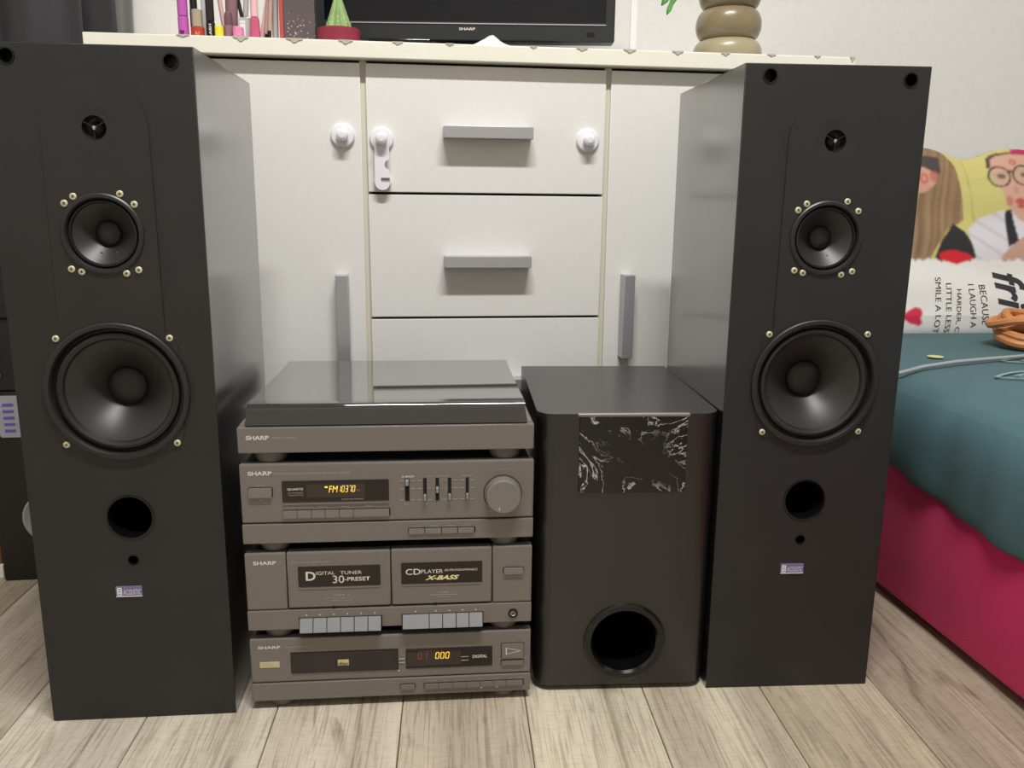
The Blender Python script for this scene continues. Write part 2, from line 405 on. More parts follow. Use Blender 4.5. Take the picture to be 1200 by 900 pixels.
for i in range(4):
    d = obj('drawer', B().box(G1+HG, G2-HG, YC, YC+.018, zs[i]+.002, zs[i+1]-.002, .0012), 'white_laminate', sb)
    obj('drawer_gap', B().box(G1+.010, G2-.010, YC+.010, YC+.0185, zs[i]-.002, zs[i]+.002), 'dark_gap', sb)
    zc = (.11, .315, .5205, .7245)[i]
    handle(d, .0695, .2122, zc-.0092, zc+.0092)

# child locks stuck on the fronts
def lock(label, x, z, strap=False):
    t = thing('child_lock', label, 'child lock', (x, YC, z), 0, 'white child locks on the sideboard')
    obj('base_disc', B().lathe([(0, 0), (.0188, 0), (.0188, -.004), (.0170, -.0066), (.012, -.0075), (0, -.0075)], n=40), 'white_plastic', t)
    if strap:
        pts = rrect(-.0115, .0115, -.079, .014, .011, 6)
        s = B().prism(pts, -.0145, -.0105).mesh('s')
        c = B().box(-.002, .012, -.02, 0, -.0670, -.0600).lathe([(0, -.03), (.0075, -.03), (.0075, .0), (0, 0)], (.0115, 0, -.0395), n=24).mesh('c')
        st = link('strap', cut(s, c), 'white_plastic', t)
        end = obj('end_pad', B().lathe([(0, 0), (.0135, 0), (.0135, -.009), (.0125, -.0105), (0, -.0105)], (0, 0, -.066), n=32), 'white_plastic', t)
        obj('catch', B().box(-.002, .012, -.0112, -.010, -.0670, -.0600), 'grey_plastic', t)
    y0 = -.0145 if strap else -.0075
    obj('button', B().lathe([(.0088, y0+.001), (.0078, y0-.002), (.0095, y0-.0065), (.0098, y0-.010), (.0085, y0-.0135), (.005, y0-.0155), (0, y0-.0162)], n=32), 'white_plastic', t)
lock('round white child lock disc on the sideboard door beside the drawers', -.0888, .7172)
lock('round white child lock disc on the top drawer without a strap', .3060, .7168)
lock('white child lock with its strap hanging down on the top drawer', -.0280, .7128, True)

# lace runner over the cabinet top
lr = thing('lace_runner', 'thin lace runner on the sideboard top with tips over the edge', 'table runner', (0, 0, ZT))
obj('cloth', B().box(-.35, .748, 1.402, 1.70, .0, .0006), 'lace_white', lr)
for i, x in enumerate([-.318, -.2344, -.1554, -.0791, -.0002, .0799, .2112, .2891, .3667, .4456, .5254, .6036, .6828, .7440]):
    wv = (.010, .0125, .0135, .012, .009, .007, .006, .010, .011, .010, .008, .008, .006, .005)[i]
    h = (.003, .0065, .006, .0055, .004, .003, .003, .004, .005, .005, .004, .003, .003, .007)[i]
    pts = [(x-wv, .0008), (x-wv*.6, -h*.35), (x-wv*.45, -h*.3), (x-wv*.2, -h*.85), (x, -h), (x+wv*.25, -h*.8), (x+wv*.5, -h*.35), (x+wv*.7, -h*.4), (x+wv, .0008)]
    obj('lace_tip', B().prism(pts, 1.3985, 1.3996), 'lace', lr)
pk = B()   # the corner that stands up in front of the television
n = 12; V = []; Fc = []
for i in range(n+1):
    t = i/n; x = .113+.072*t
    top = .0195*(max(0, 1-abs(t-.47)/.5))**1.5+.0006
    for j in range(4):
        V.append((x+.0006*math.sin(9*t+j), 1.412+.010*math.sin(PI*t)*(j/3)+.002*math.sin(20*t), top*j/3))
for i in range(n):
    for j in range(3): Fc.append((i*4+j, i*4+4+j, i*4+5+j, i*4+1+j))
pk.poly(V, Fc)
o = obj('raised_corner', pk, 'lace_white', lr); md = o.modifiers.new('s', 'SOLIDIFY'); md.thickness = .0008

# ------------------------------------------------------------------ floor-standing speakers
SW, SH, SD = .215, .7723, .285
CXS = .1095
WO = (CXS, .4066); MI = (.1085, .5800); TW = (CXS, .6895); PO = (.1102, .2578); PG = (.1095, .2050)
def lathe_cut(list_):
    b = B()
    for (x, z), r, d in list_: b.lathe([(0, -.02), (r, -.02), (r, d), (0, d)], (x, 0, z), n=48)
    return b.mesh('cut')
def speaker(label, loc, rz):
    t = thing('floor_speaker', label, 'speaker', loc, rz, 'tall black floor speakers')
    cuts = [(WO, .0715, .07), (MI, .0375, .045), (TW, .0125, .02), (PO, .0243, .15), (PG, .0058, .03),
            ((.0290, .7590), .0070, .02), ((.1915, .7572), .0070, .02)]
    body = cut(B().box(0, SW, 0, SD, 0, SH, .0012).mesh('b'), lathe_cut(cuts))
    body.materials.clear(); body.materials.append(M['black_vinyl']); body.materials.append(M['black_front'])
    for p in body.polygons:
        if p.normal.y < -.9 and p.center.y < .002: p.material_index = 1
    link('cabinet', body, None, t)
    # arched baffle strip
    hw = .0545; pts = [(CXS+hw*math.cos(PI*k/28), .6870+hw*math.sin(PI*k/28)) for k in range(29)]
    pts += [(CXS-hw*1.02, .47), (CXS+hw*1.02, .47)]
    pl = cut(B().prism(pts, -.0016, .0005).mesh('p'), lathe_cut(cuts[:3]))
    link('baffle_strip', pl, 'black_plate', t)
    # sockets for the grille
    for (x, z), r, d in cuts[5:]:
        obj('grille_socket', B().lathe([(.0072, .0002), (.0084, .0), (.0082, -.0010), (.0070, -.0010), (.0064, .002), (.0062, .0195), (0, .0195)], (x, 0, z), n=28), 'gloss_black', t)
    # woofer
    wx, wz = WO
    rim = []
    for k in range(96):
        a = 2*PI*k/96; q = abs(math.sin(2*a))
        rim.append((wx+(.0785+.0095*max(0, (q-.86)/.14)**1.2)*math.cos(a), wz+(.0785+.0095*max(0, (q-.86)/.14)**1.2)*math.sin(a)))
    fr = B().prism(rim, -.0012, .0002)
    fr.lathe([(.0778, -.0012), (.0778, -.0046), (.0765, -.0055), (.0725, -.0055), (.0712, -.0030), (.0712, .012)], (wx, 0, wz), n=72)
    hole = B().lathe([(0, -.02), (.0713, -.02), (.0713, .02), (0, .02)], (wx, 0, wz), n=72).mesh('h')
    wf = link('woofer', cut(fr.mesh('f'), hole), 'black_frame', t)
    obj('surround', B().lathe([(.0714, .0005), (.0700, .0035), (.0680, .0030), (.0655, -.0010), (.0625, -.0020), (.0595, -.0002), (.0575, .0035)], (wx, 0, wz), n=72), 'black_rubber', wf)
    obj('cone', B().lathe([(.0578, .0030), (.050, .0075), (.038, .0175), (.027, .0285), (.0195, .0375)], (wx, 0, wz), n=72), 'cone_black', wf)
    obj('dust_cap', B().lathe([(.0225, .0345), (.0205, .0310), (.016, .0275), (.009, .0252), (0, .0243)], (wx, 0, wz), n=48), 'dust_black', wf)
    sm = []
    for sx in (-1, 1):
        for sz in (-1, 1): sm.append((wf, wx+sx*.0602, wz+sz*.0602))
    # midrange
    mx, mz = MI
    fr = B().lathe([(.0430, .0002), (.0430, -.0030), (.0415, -.0042), (.0385, -.0042), (.0372, -.0018), (.0372, .010)], (mx, 0, mz), n=64)
    md_ = obj('midrange_driver', fr, 'black_frame', t)
    obj('surround', B().lathe([(.0373, .0010), (.0362, .0022), (.0350, -.0006), (.0335, -.0010), (.0322, .0022)], (mx, 0, mz), n=64), 'black_rubber', md_)
    obj('cone', B().lathe([(.0324, .0016), (.027, .0060), (.019, .0135), (.0125, .0200)], (mx, 0, mz), n=64), 'cone_black', md_)
    obj('dust_cap', B().lathe([(.0138, .0185), (.0120, .0155), (.008, .0130), (.004, .0120), (0, .0117)], (mx, 0, mz), n=40), 'dust_black', md_)
    for dx in (-.0075, .0085):
        obj('terminal', B().sphere((mx+dx, .0112, mz-.0215), .0018, (1, .8, 1), 10), 'black_rubber', md_)
    M_ = link  # keep name short
    for dx, dz in ((-.0362, .0318), (-.0262, .0385), (.0192, .0378), (.0352, .0312), (-.0352, -.0375), (-.0248, -.0402), (.0205, -.0400), (.0345, -.0383)):
        q_ = max(1, .0472/math.hypot(dx, dz)); sm.append((md_, mx+dx*q_, mz+dz*q_))
    for par, x, z in sm:
        s_ = link('screw', SCREW, None, par, (x, -.0018, z), (0, random.uniform(0, 1.5), 0))
    # tweeter
    tx, tz = TW
    tw = obj('tweeter', B().lathe([(.0248, -.0010), (.0246, -.0017), (.0236, -.0016), (.0160, -.0018), (.0138, -.0014)], (tx, 0, tz), n=56), 'black_plate', t)
    obj('horn', B().lathe([(.0140, -.0014), (.0130, -.0004), (.0124, .004), (.0105, .0095), (.006, .013), (0, .0135)], (tx, 0, tz), n=56), 'cone_black', tw)
    obj('dome', B().lathe([(.0070, .0125), (.0055, .009), (.003, .0072), (0, .0066)], (tx, 0, tz), n=28), 'dust_black', tw)
    g = B()
    for a in (-90, 30, 150):
        a = math.radians(a); g.tube([(tx, -.0012, tz), (tx+.0128*math.cos(a), -.0006, tz+.0128*math.sin(a))], .0006, 6)
    obj('guard', g, 'gloss_black', tw)
    obj('tip', B().sphere((tx, -.0012, tz), .0024, (1, .8, 1), 12), 'chrome', tw)
    # bass reflex tube and plug
    obj('port_tube', B().lathe([(.0268, .0002), (.0265, -.0012), (.0248, -.0014), (.0236, .0015), (.0232, .03), (.0232, .149), (0, .149)], (PO[0], 0, PO[1]), n=48), 'gloss_black', t)
    obj('plug_hole', B().lathe([(.0068, .0002), (.0066, -.0008), (.0056, -.0006), (.0052, .004), (.0052, .029), (0, .029)], (PG[0], 0, PG[1]), n=24), 'gloss_black', t)
    # badge
    bd = obj('badge', B().prism(rrect(.0868, .1165, .1597, .1727, .0008, 2), -.0012, .0002), 'badge_blue', t)
    obj('emblem', B().prism(rrect(.0882, .0938, .1612, .1712, .0015, 3), -.0015, -.001), 'badge_white', bd)
    e = B()
    for zz in (.1632, .1662, .1692): e.box(.0894, .0926, -.0017, -.0014, zz-.0004, zz+.0004)
    obj('emblem_bars', e, 'badge_blue', bd)
    text('badge_lettering', 'ACOUSTIC', .0950, .1155, .1622, .1688, -.00135, 'badge_white', bd, shear=.25)
    obj('badge_rim', B().box(.0868, .1165, -.0016, -.001, .1597, .1606), 'badge_white', bd)
    # scuffs
    return t
sc_ = B().lathe([(.0037, .001), (.0037, -.0006), (.0030, -.0012), (.0014, -.0013), (0, -.0008)], n=16)
SCREW = sc_.mesh('screw'); SCREW.materials.append(M['brass_screw']); SCREW.materials.append(M['screw_slot'])
b_ = bmesh.new(); b_.from_mesh(SCREW)
for sx, sz in ((.0018, .00035), (.00035, .0018)):
    r_ = bmesh.ops.create_cube(b_, size=1)
    for v in r_['verts']: v.co = (v.co.x*2*sx, -.0012+v.co.y*.0008, v.co.z*2*sz)
    for f in {f for v in r_['verts'] for f in v.link_faces}: f.material_index = 1
b_.to_mesh(SCREW); b_.free()
speaker('tall black floor speaker beside the silver-grey hi-fi stack', (-.4256, .9767, 0), -.0331)
speaker('tall black floor speaker between the subwoofer and the pink bed', (.3838, .9579, 0), -.065)

# ------------------------------------------------------------------ subwoofer
sub = thing('subwoofer', 'black box subwoofer with a marble-patterned panel and round port', 'subwoofer', (.1594, .9754, 0), -.0706)
BW, BD, BZ = .2235, .302, .3692
pts = []
R_ = .022
for cx, cy, a0, rr in ((BW-R_, R_, 270, R_), (BW-.002, BD-.002, 0, .002), (.002, BD-.002, 90, .002), (R_, R_, 180, R_)):
    for k in range(7):
        a = math.radians(a0+15*k); pts.append((cx+rr*math.cos(a), cy+rr*math.sin(a)))
bm_ = B().prism(pts, .008, BZ, 'xy').mesh('sb')
PX, PZ = .1160, .0680
cutm = B().lathe([(0, -.02), (.0425, -.02), (.0425, .16), (0, .16)], (PX, 0, PZ), n=56).box(.0505, .1830, -.01, .0012, .2695, .40).mesh('c')
link('cabinet', cut(bm_, cutm), 'black_sub', sub)
obj('marble_panel', B().box(.0508, .1827, -.0014, .002, .2698, BZ-.001, .0006, 1), 'black_marble', sub)
obj('panel_strip', B().box(.0485, .1848, -.0022, .004, BZ-.0030, BZ+.0006, .0005, 1), 'hifi_btn', sub)
obj('port_ring', B().lathe([(.0535, .0002), (.0530, -.0015), (.0500, -.0028), (.0440, -.0022), (.0412, .001), (.0405, .006), (.0400, .159), (0, .159)], (PX, 0, PZ), n=64), 'gloss_black', sub)
for x in (.03, BW-.03):
    for y in (.03, BD-.03):
        obj('foot', B().lathe([(0, 0), (.012, 0), (.013, .004), (.013, .0085), (0, .0085)], (x, y, 0), 'z', n=24), 'black_rubber', sub)

# ------------------------------------------------------------------ hi-fi stack
TX, TY, TWD, TYAW = -.1915, .9747, .3445, -.0362
def unit(name, label, cat, z):
    return thing(name, label, cat, (TX, TY, z), TYAW)
def feet(t, zf, h):
    for x in (.034, .311):
        for y in (.022, .245):
            obj('foot', B().lathe([(0, 0), (.0155, 0), (.0175, .002), (.0205, h-.002), (.0205, h+.001), (0, h+.001)], (x, y, zf), 'z', n=32), 'foot_grey', t)
def R(name, t, x0, x1, z0, z1, y0, y1, m, r=.001, n=3, parent=None):
    return obj(name, B().prism(rrect(x0, x1, z0, z1, r, n), y0, y1), m, parent or t)
SILV = 'letter_silver'; DIM = 'letter_dim'
HY = .285   # depth of the casings

# CD player (z in world heights, root on the floor)
t = unit('cd_player', 'grey disc player at the bottom of the hi-fi stack, on the floor', 'cd player', 0)
cd = t
feet(t, 0, .013)
obj('casing', B().box(.004, TWD-.004, .012, HY, .0125, .092, .001), 'hifi_body', t)
obj('front_panel', B().box(0, TWD, 0, .014, .0362, .0944, .0018), 'hifi_grey', t)
obj('lower_panel', B().box(0, TWD, -.0016, .014, .0118, .0352, .0012), 'hifi_grey', t)
text('lettering', 'SHARP', .0098, .0367, .0815, .0853, -.0003, SILV, t, bold=.03)
text('lettering', 'COMPACT DISC PLAYER', .0408, .0727, .0820, .0836, -.0003, DIM, t)
st = R('sticker', t, .0111, .0346, .0565, .0640, -.0006, .0005, 'gold_sticker', .0005)
sg = B()
for k in range(3): sg.box(.0130, .0325-.003*k, -.0008, -.0005, .0585+.0018*k, .0590+.0018*k)
obj('sticker_print', sg, 'letter_dim', st)
tr = R('disc_tray', t, .0490, .1784, .0478, .0748, -.0012, .004, 'hifi_tray', .0008)
R('tray_edge', t, .0482, .1792, .0470, .0756, -.0002, .003, 'dark_gap', .001)
cl = R('disc_logo', t, .1052, .1186, .0562, .0642, -.0015, -.0005, 'gold_sticker', .0006, parent=tr)
text('disc_lettering', 'disc', .1062, .1176, .0568, .0612, -.0018, 'letter_dark', cl, bold=.02)
w_ = R('display_window', t, .1885, .2962, .0480, .0745, -.0008, .004, 'hifi_win', .001)
lc = R('lcd', t, .1900, .2568, .0515, .0697, -.0010, .002, 'hifi_lcd', .0005, parent=w_)
def seg7(b, s, x, z, wd, ht, y, th=.0009, sh=.12):
    segs = {'0': 'abcdef', '1': 'bc', '2': 'abged', '3': 'abgcd', '7': 'abc', '5': 'afgcd'}
    L = {'a': (0, 1, 1, 1), 'd': (0, 0, 1, 0), 'g': (0, .5, 1, .5), 'f': (0, .5, 0, 1), 'e': (0, 0, 0, .5), 'b': (1, .5, 1, 1), 'c': (1, 0, 1, .5)}
    for q in segs[s]:
        a, c, d, e = L[q]; h_ = th/2
        p0 = Vector((x+a*wd+sh*c*ht, z+c*ht)); p1 = Vector((x+d*wd+sh*e*ht, z+e*ht))
        dv = (p1-p0).normalized(); nv = Vector((-dv.y, dv.x))*h_; p0 = p0+dv*h_*.6; p1 = p1-dv*h_*.6
        P4 = [p0-nv, p1-nv, p1+nv, p0+nv]
        b.poly([(p.x, y, p.y) for p in P4], [(0, 1, 2, 3)])
g = B()
for i, ch in enumerate('000'): seg7(g, ch, .2252+.0062*i, .0607, .0038, .0082, -.0014)
obj('digits', g, 'amber', w_)
g = B()
for i, ch in enumerate('01'): seg7(g, ch, .2035+.0065*i, .0607, .0038, .0082, -.0014, .0006)
obj('dim_digits', g, 'amber_dim', w_)
g = B()
for k in range(7): g.box(.206+.0042*k, .2082+.0042*k, -.0014, -.0012, .0708, .0712)
obj('track_marks', g, 'amber_dim', w_)
text('lettering', 'DIGITAL', .2715, .2896, .0594, .0635, -.0012, SILV, w_, bold=.02)
for z in (.0616, .0567):
    obj('display_line', B().box(.2572, .2663, -.0012, -.0009, z-.0004, z+.0004), DIM, w_)
    obj('display_line', B().box(.1800, .1872, -.0012, -.0003, z-.0004, z+.0004), DIM, t)
R('button_gap', t, .3070, .3362, .0570, .0778, -.0001, .003, 'dark_gap', .001)
pb = R('play_button', t, .3078, .3354, .0578, .0770, -.0024, .003, 'hifi_grey', .0008)
tri = [Vector(p) for p in ((.3129, .0629), (.3129, .0726), (.3323, .0677))]
g = B(); cen = sum(tri, Vector((0, 0)))/3; inn = [cen+(p-cen)*.80 for p in tri]
g.poly([(p.x, -.00255, p.y) for p in tri+inn], [(0, 1, 4, 3), (1, 2, 5, 4), (2, 0, 3, 5)])
obj('play_symbol', g, SILV, pb)
R('button_gap', t, .3070, .3362, .0475, .0548, -.0001, .003, 'dark_gap', .001)
R('stop_button', t, .3078, .3354, .0481, .0540, -.0022, .003, 'hifi_grey', .0008)
text('lettering', 'PLAY', .3168, .3241, .0792, .0804, -.0003, DIM, t)
R('button_gap', t, .1805, .1999, .0200, .0282, -.0018, .003, 'dark_gap', .002)
R('eject_button', t, .1813, .1991, .0207, .0272, -.0036, .003, 'hifi_grey', .0015)
R('button_gap', t, .2102, .3362, .0196, .0280, -.0018, .003, 'dark_gap', .001)
xs = [.2112, .2290, .2466, .2640, .2810, .2975, .3139, .3353]
for a, c in zip(xs, xs[1:]): R('track_button', t, a, c-.0005, .0203, .0270, -.0036, .003, 'hifi_grey', .0006)
for a, c, s in ((.2165, .2250, 'REPEAT'), (.2340, .2410, 'CALL'), (.2500, .2600, 'MEMORY'), (.2775, .2840, 'TIME'), (.2985, .3055, 'SKIP'), (.3160, .3215, 'STOP'), (.3250, .3345, 'PAUSE')):
    text('lettering', s, a, c, .0299, .0312, -.0019, DIM, t)
for x in (.2825, .3024): obj('dot', B().box(x-.0016, x+.0016, -.0020, -.0014, .0176, .0190), SILV, t)
obj('dot', B().sphere((.1795, -.0004, .0452), .0008, n=8), SILV, t)

# cassette deck
Z = .0944
t = unit('cassette_deck', 'grey double cassette deck with light grey keys in the stack', 'cassette deck', Z)
o_ = t; base = thing  # root height; parts are given in world heights minus Z
def zz(v): return v-Z
feet(t, 0, .0125)
obj('casing', B().box(.004, TWD-.004, .012, HY, zz(.107), zz(.2045), .001), 'hifi_body', t)
obj('left_panel', B().box(0, .0481, 0, .014, zz(.1330), zz(.2060), .0018), 'hifi_grey', t)
d1 = obj('cassette_door', B().box(.0491, .1720, -.0008, .014, zz(.1345), zz(.2062), .0018), 'hifi_grey', t)
d2 = obj('cassette_door', B().box(.1730, .2950, -.0008, .014, zz(.1345), zz(.2066), .0018), 'hifi_grey', t)
obj('right_panel', B().box(.2960, TWD, 0, .014, zz(.1330), zz(.2070), .0018), 'hifi_grey', t)
obj('lower_panel', B().box(0, TWD, -.0016, .014, zz(.1068), zz(.1322), .0012), 'hifi_grey', t)
text('lettering', 'SHARP', .0098, .0369, zz(.1914), zz(.1962), -.0003, SILV, t, bold=.03)
text('lettering', 'STEREO DOUBLE CASSETTE DECK', .0532, .1, zz(.1928), zz(.1945), -.0011, DIM, d1)
wn1 = R('window', t, .0620, .1598, zz(.1618), zz(.1883), -.0012, .004, 'hifi_win', .0012, parent=d1)
wn2 = R('window', t, .1848, .2832, zz(.1618), zz(.1893), -.0012, .004, 'hifi_win', .0012, parent=d2)
for d_, a, c, zv in ((d1, .0625, .1592, .1598), (d2, .1852, .2828, .1600)):
    obj('window_lip', B().box(a, c, -.0016, .0, zz(zv-.0005), zz(zv+.0006)), 'hifi_btn', d_)
Y_ = -.0016
text('lettering', 'D', .0711, .0826, zz(.1702), zz(.1817), Y_, SILV, d1, bold=.02)
text('lettering', 'IGITAL', .0835, .1056, zz(.1772), zz(.1816), Y_, SILV, d1)
text('lettering', 'TUNER', .1120, .1376, zz(.1772), zz(.1814), Y_, SILV, d1)
text('lettering', '30', .1028, .1165, zz(.1661), zz(.1757), Y_, SILV, d1)
text('lettering', '-PRESET', .1171, .1474, zz(.1683), zz(.1735), Y_, SILV, d1, bold=.015)
text('lettering', 'CD', .1902, .2081, zz(.1738), zz(.1816), Y_, SILV, d2, bold=.01)
text('lettering', 'PLAYER', .2088, .2352, zz(.1752), zz(.1802), Y_, SILV, d2)
text('lettering', '-20-PROGRAMMABLE', .2360, .2774, zz(.1774), zz(.1802), Y_, SILV, d2)
text('lettering', 'X-BASS', .2134, .2552, zz(.1663), zz(.1722), Y_, 'letter_yellow', d2, shear=.4, bold=.04)
text('lettering', 'TAPE 2', .1023, .1218, zz(.1492), zz(.1515), -.0011, DIM, d1)
text('lettering', 'HIGH SPEED DUBBING AUTO', .0922, .1298, zz(.1459), zz(.1471), -.0011, DIM, d1)
text('lettering', 'NORMAL / CHROME', .0975, .1258, zz(.1429), zz(.1441), -.0011, DIM, d1)
text('lettering', 'TAPE 1', .2284, .2463, zz(.1486), zz(.1511), -.0011, DIM, d2)
obj('print_line', B().box(.2194, .2523, -.0011, -.0007, zz(.1462), zz(.1465)), DIM, d2)
text('lettering', 'NORMAL', .2295, .2436, zz(.1430), zz(.1445), -.0011, DIM, d2)
for x in (.1028, .2255): obj('notch', B().prism([(x-.002, zz(.1342)), (x+.002, zz(.1342)), (x+.0015, zz(.1362)), (x-.0015, zz(.1362))], -.0012, -.0004), 'dark_gap', t)
R('button_gap', t, .3086, .3346, zz(.1705), zz(.1798), -.0003, .003, 'dark_gap', .002)
R('dubbing_button', t, .3096, .3337, zz(.1714), zz(.1790), -.0032, .003, 'hifi_btn', .0012)
text('lettering', 'DUBBING SPEED', .3113, .3327, zz(.1664), zz(.1676), -.0003, DIM, t)
def keys(xs_, zb, ztp):
    obj('key_gap', B().box(xs_[0]-.001, xs_[-1]+.001, -.0019, .002, zz(zb), zz(ztp+.0008)), 'dark_gap', t)
    for a, c in zip(xs_, xs_[1:]):
        obj('key', B().prism([(-.0055, zz(zb)), (-.0095, zz(zb+.0005)), (-.0088, zz(zb+.003)), (-.0042, zz(ztp)), (.0, zz(ztp)), (.0, zz(zb))], a+.0005, c-.0005, 'yz'), 'hifi_key', t)
keys([.0618, .0780, .0944, .1108, .1272, .1437, .1598], .1052, .1214)
keys([.1852, .2180, .2344, .2511, .2669, .2838], .1058, .1218)
for x in (.070, .086, .1026, .119, .1355, .152, .2016, .2262, .2428, .2590, .2754):
    obj('key_symbol', B().prism([(x-.0008, zz(.1248)), (x+.0008, zz(.1248)), (x+.0008, zz(.1260)), (x-.0008, zz(.1260))], -.0019, -.0014), SILV, t)
jk = obj('headphone_jack', B().lathe([(.0062, -.0014), (.0060, -.0030), (.0046, -.0034), (.0030, -.0030), (.0028, .004), (0, .004)], (.3216, 0, zz(.1187)), n=32), 'gloss_black', t)
obj('jack_ring', B().lathe([(.0032, -.0032), (.0026, -.0036), (.0020, -.003)], (.3216, 0, zz(.1187)), n=24), 'chrome', jk)
text('lettering', 'PHONES', .3170, .3262, zz(.1268), zz(.1279), -.0019, DIM, t)

# receiver
Z = .2065
t = unit('receiver', 'grey radio tuner and amplifier with lit yellow display in the stack', 'receiver', Z)
feet(t, 0, .013)
obj('casing', B().box(.004, TWD-.004, .012, HY, zz(.2195), zz(.3155), .001), 'hifi_body', t)
obj('front_panel', B().box(0, TWD+.0005, 0, .014, zz(.2442), zz(.3166), .0018), 'hifi_grey', t)
obj('lower_panel', B().box(0, TWD+.0005, -.0016, .014, zz(.2187), zz(.2430), .0012), 'hifi_grey', t)
text('lettering', 'SHARP', .0096, .0371, zz(.3032), zz(.3082), -.0003, SILV, t, bold=.03)
text('lettering', 'STEREO SYNTHESIZER TUNER/INTEGRATED STEREO AMPLIFIER', .0395, .1274, zz(.3040), zz(.3059), -.0003, DIM, t)
R('button_gap', t, .0090, .0374, zz(.2760), zz(.2888), -.0002, .003, 'dark_gap', .002)
R('power_button', t, .0099, .0364, zz(.2768), zz(.2880), -.0036, .003, 'hifi_btn', .0015)
text('lettering', 'POWER', .0177, .0288, zz(.2902), zz(.2920), -.0003, DIM, t)
text('lettering', 'ON  STANDBY', .0144, .0315, zz(.2690), zz(.2706), -.0003, DIM, t)
obj('led', B().sphere((.0230, -.0003, zz(.2730)), .0008, n=8), SILV, t)
w_ = R('display_window', t, .0480, .1722, zz(.2698), zz(.2958), -.0008, .004, 'hifi_win', .001)
obj('window_lip', B().box(.0485, .1722, -.0015, .0, zz(.2668), zz(.2680)), 'hifi_btn', t)
R('lcd', t, .0763, .1440, zz(.2748), zz(.2915), -.0010, .002, 'hifi_lcd', .0005, parent=w_)
text('lettering', 'QUARTZ', .0541, .0726, zz(.2842), zz(.2872), -.0012, SILV, w_, bold=.02)
text('lettering', 'SYNTHESIZED', .0546, .0724, zz(.2806), zz(.2820), -.0012, DIM, w_)
text('lettering', 'TUNING SYSTEM', .0546, .0724, zz(.2778), zz(.2792), -.0012, DIM, w_)
text('lettering', '20 STATION MEMORY', .1166, .1429, zz(.2715), zz(.2732), -.0012, DIM, w_)
text('band_lettering', 'FM', .1020, .1128, zz(.2812), zz(.2893), -.0014, 'amber', w_, shear=.2, bold=-.004)
g = B()
for i, ch in enumerate('10370'): seg7(g, ch, .1128+.0041*i, zz(.2816), .0026, .0075, -.0014, .0007, .15)
obj('digits', g, 'amber', w_)
text('unit_lettering', 'MHz', .1335, .1385, zz(.2822), zz(.2845), -.0014, 'amber_dim', w_)
obj('preset_mark', B().box(.0975, .1008, -.0014, -.0012, zz(.2868), zz(.2888)), 'amber', w_)
xs = [.0484, .0648, .0814, .0972, .1139, .1302, .1726]
R('button_gap', t, .0476, .1734, zz(.2497), zz(.2602), -.0002, .003, 'dark_gap', .0015)
for a, c in zip(xs, xs[1:]): R('preset_button', t, a, c-.0006, zz(.2505), zz(.2592), -.0030, .003, 'hifi_btn', .0006)
for a, c, s in ((.0500, .0635, 'MEMORY'), (.0655, .0830, 'FM MODE'), (.0890, .1010, 'TUNING'), (.1165, .1260, 'BAND'), (.1440, .1545, 'PRESET')):
    text('lettering', s, a, c, zz(.2622), zz(.2640), -.0003, DIM, t)
for i, (x, zc, r_) in enumerate(((.1937, .2921, .0026), (.2147, .2732, .0021), (.2294, .2825, .0021), (.2440, .2734, .0021), (.2650, .2737, .0019))):
    sl = R('slider_slot', t, x-r_, x+r_, zz(.2682), zz(.2962), -.0004, .003, 'dark_gap', .0004)
    obj('slider_cap', B().box(x-r_*.72, x+r_*.72, -.0062, -.0004, zz(zc-.0034), zz(zc+.0034), .0006).box(x-r_*.4, x+r_*.4, -.0066, -.006, zz(zc+.0008), zz(zc+.0026)), 'hifi_key', sl)
    for zt_ in ((.2692, .2832, .2930) if i != 2 else (.2832, .2930)):
        for s_ in (-1, 1):
            obj('scale_tick', B().box(x+s_*.0062-.0028, x+s_*.0062+.0028, -.0004, .0003, zz(zt_-.00022), zz(zt_+.00022)), DIM, t)
text('lettering', 'X-BASS', .1865, .2021, zz(.2974), zz(.2998), -.0003, SILV, t, shear=.3, bold=.02)
text('lettering', 'GRAPHIC EQUALIZER', .2156, .2437, zz(.2976), zz(.2992), -.0003, DIM, t)
text('lettering', 'BALANCE', .2589, .2714, zz(.2978), zz(.2996), -.0003, DIM, t)
for s, x in (('OFF', .1932), ('100', .2148), ('1k', .2294), ('10k', .2441)):
    text('lettering', s, x-.0032, x+.0032, zz(.2632), zz(.2650), -.0003, DIM, t)
kn = obj('volume_knob', B().lathe([(.0222, -.0002), (.0222, -.0012), (.0212, -.0012), (.0210, -.0140), (.0203, -.0152), (.0190, -.0158), (.0, -.0152)], (.3077, 0, zz(.2752)), n=64), 'hifi_btn', t)
obj('knob_recess', B().lathe([(.0232, .0005), (.0232, -.0006), (.0210, -.0006)], (.3077, 0, zz(.2752)), n=64), 'dark_gap', t)
obj('pointer', B().prism([(.3018, zz(.2592)), (.3025, zz(.2590)), (.3034, zz(.2630)), (.3028, zz(.2632))], -.0164, -.0150), SILV, kn)
text('lettering', 'VOLUME', .3017, .3132, zz(.3050), zz(.3065), -.0003, DIM, t)
text('lettering', 'MIN', .2905, .2965, zz(.2516), zz(.2532), -.0003, DIM, t)
text('lettering', 'MAX', .3178, .3240, zz(.2516), zz(.2532), -.0003, DIM, t)
xs = [.1949, .2144, .2344, .2538, .2739]
R('button_gap', t, .1940, .2748, zz(.2266), zz(.2346), -.0018, .003, 'dark_gap', .0012)
for a, c in zip(xs, xs[1:]): R('source_button', t, a, c-.0009, zz(.2272), zz(.2337), -.0036, .003, 'hifi_btn', .0008)
for s, x in (('PHONO', .2050), ('TUNER', .2249), ('TAPE', .2441), ('CD', .2634)):
    text('lettering', s, x-.005, x+.005, zz(.2356), zz(.2371), -.0019, DIM, t)

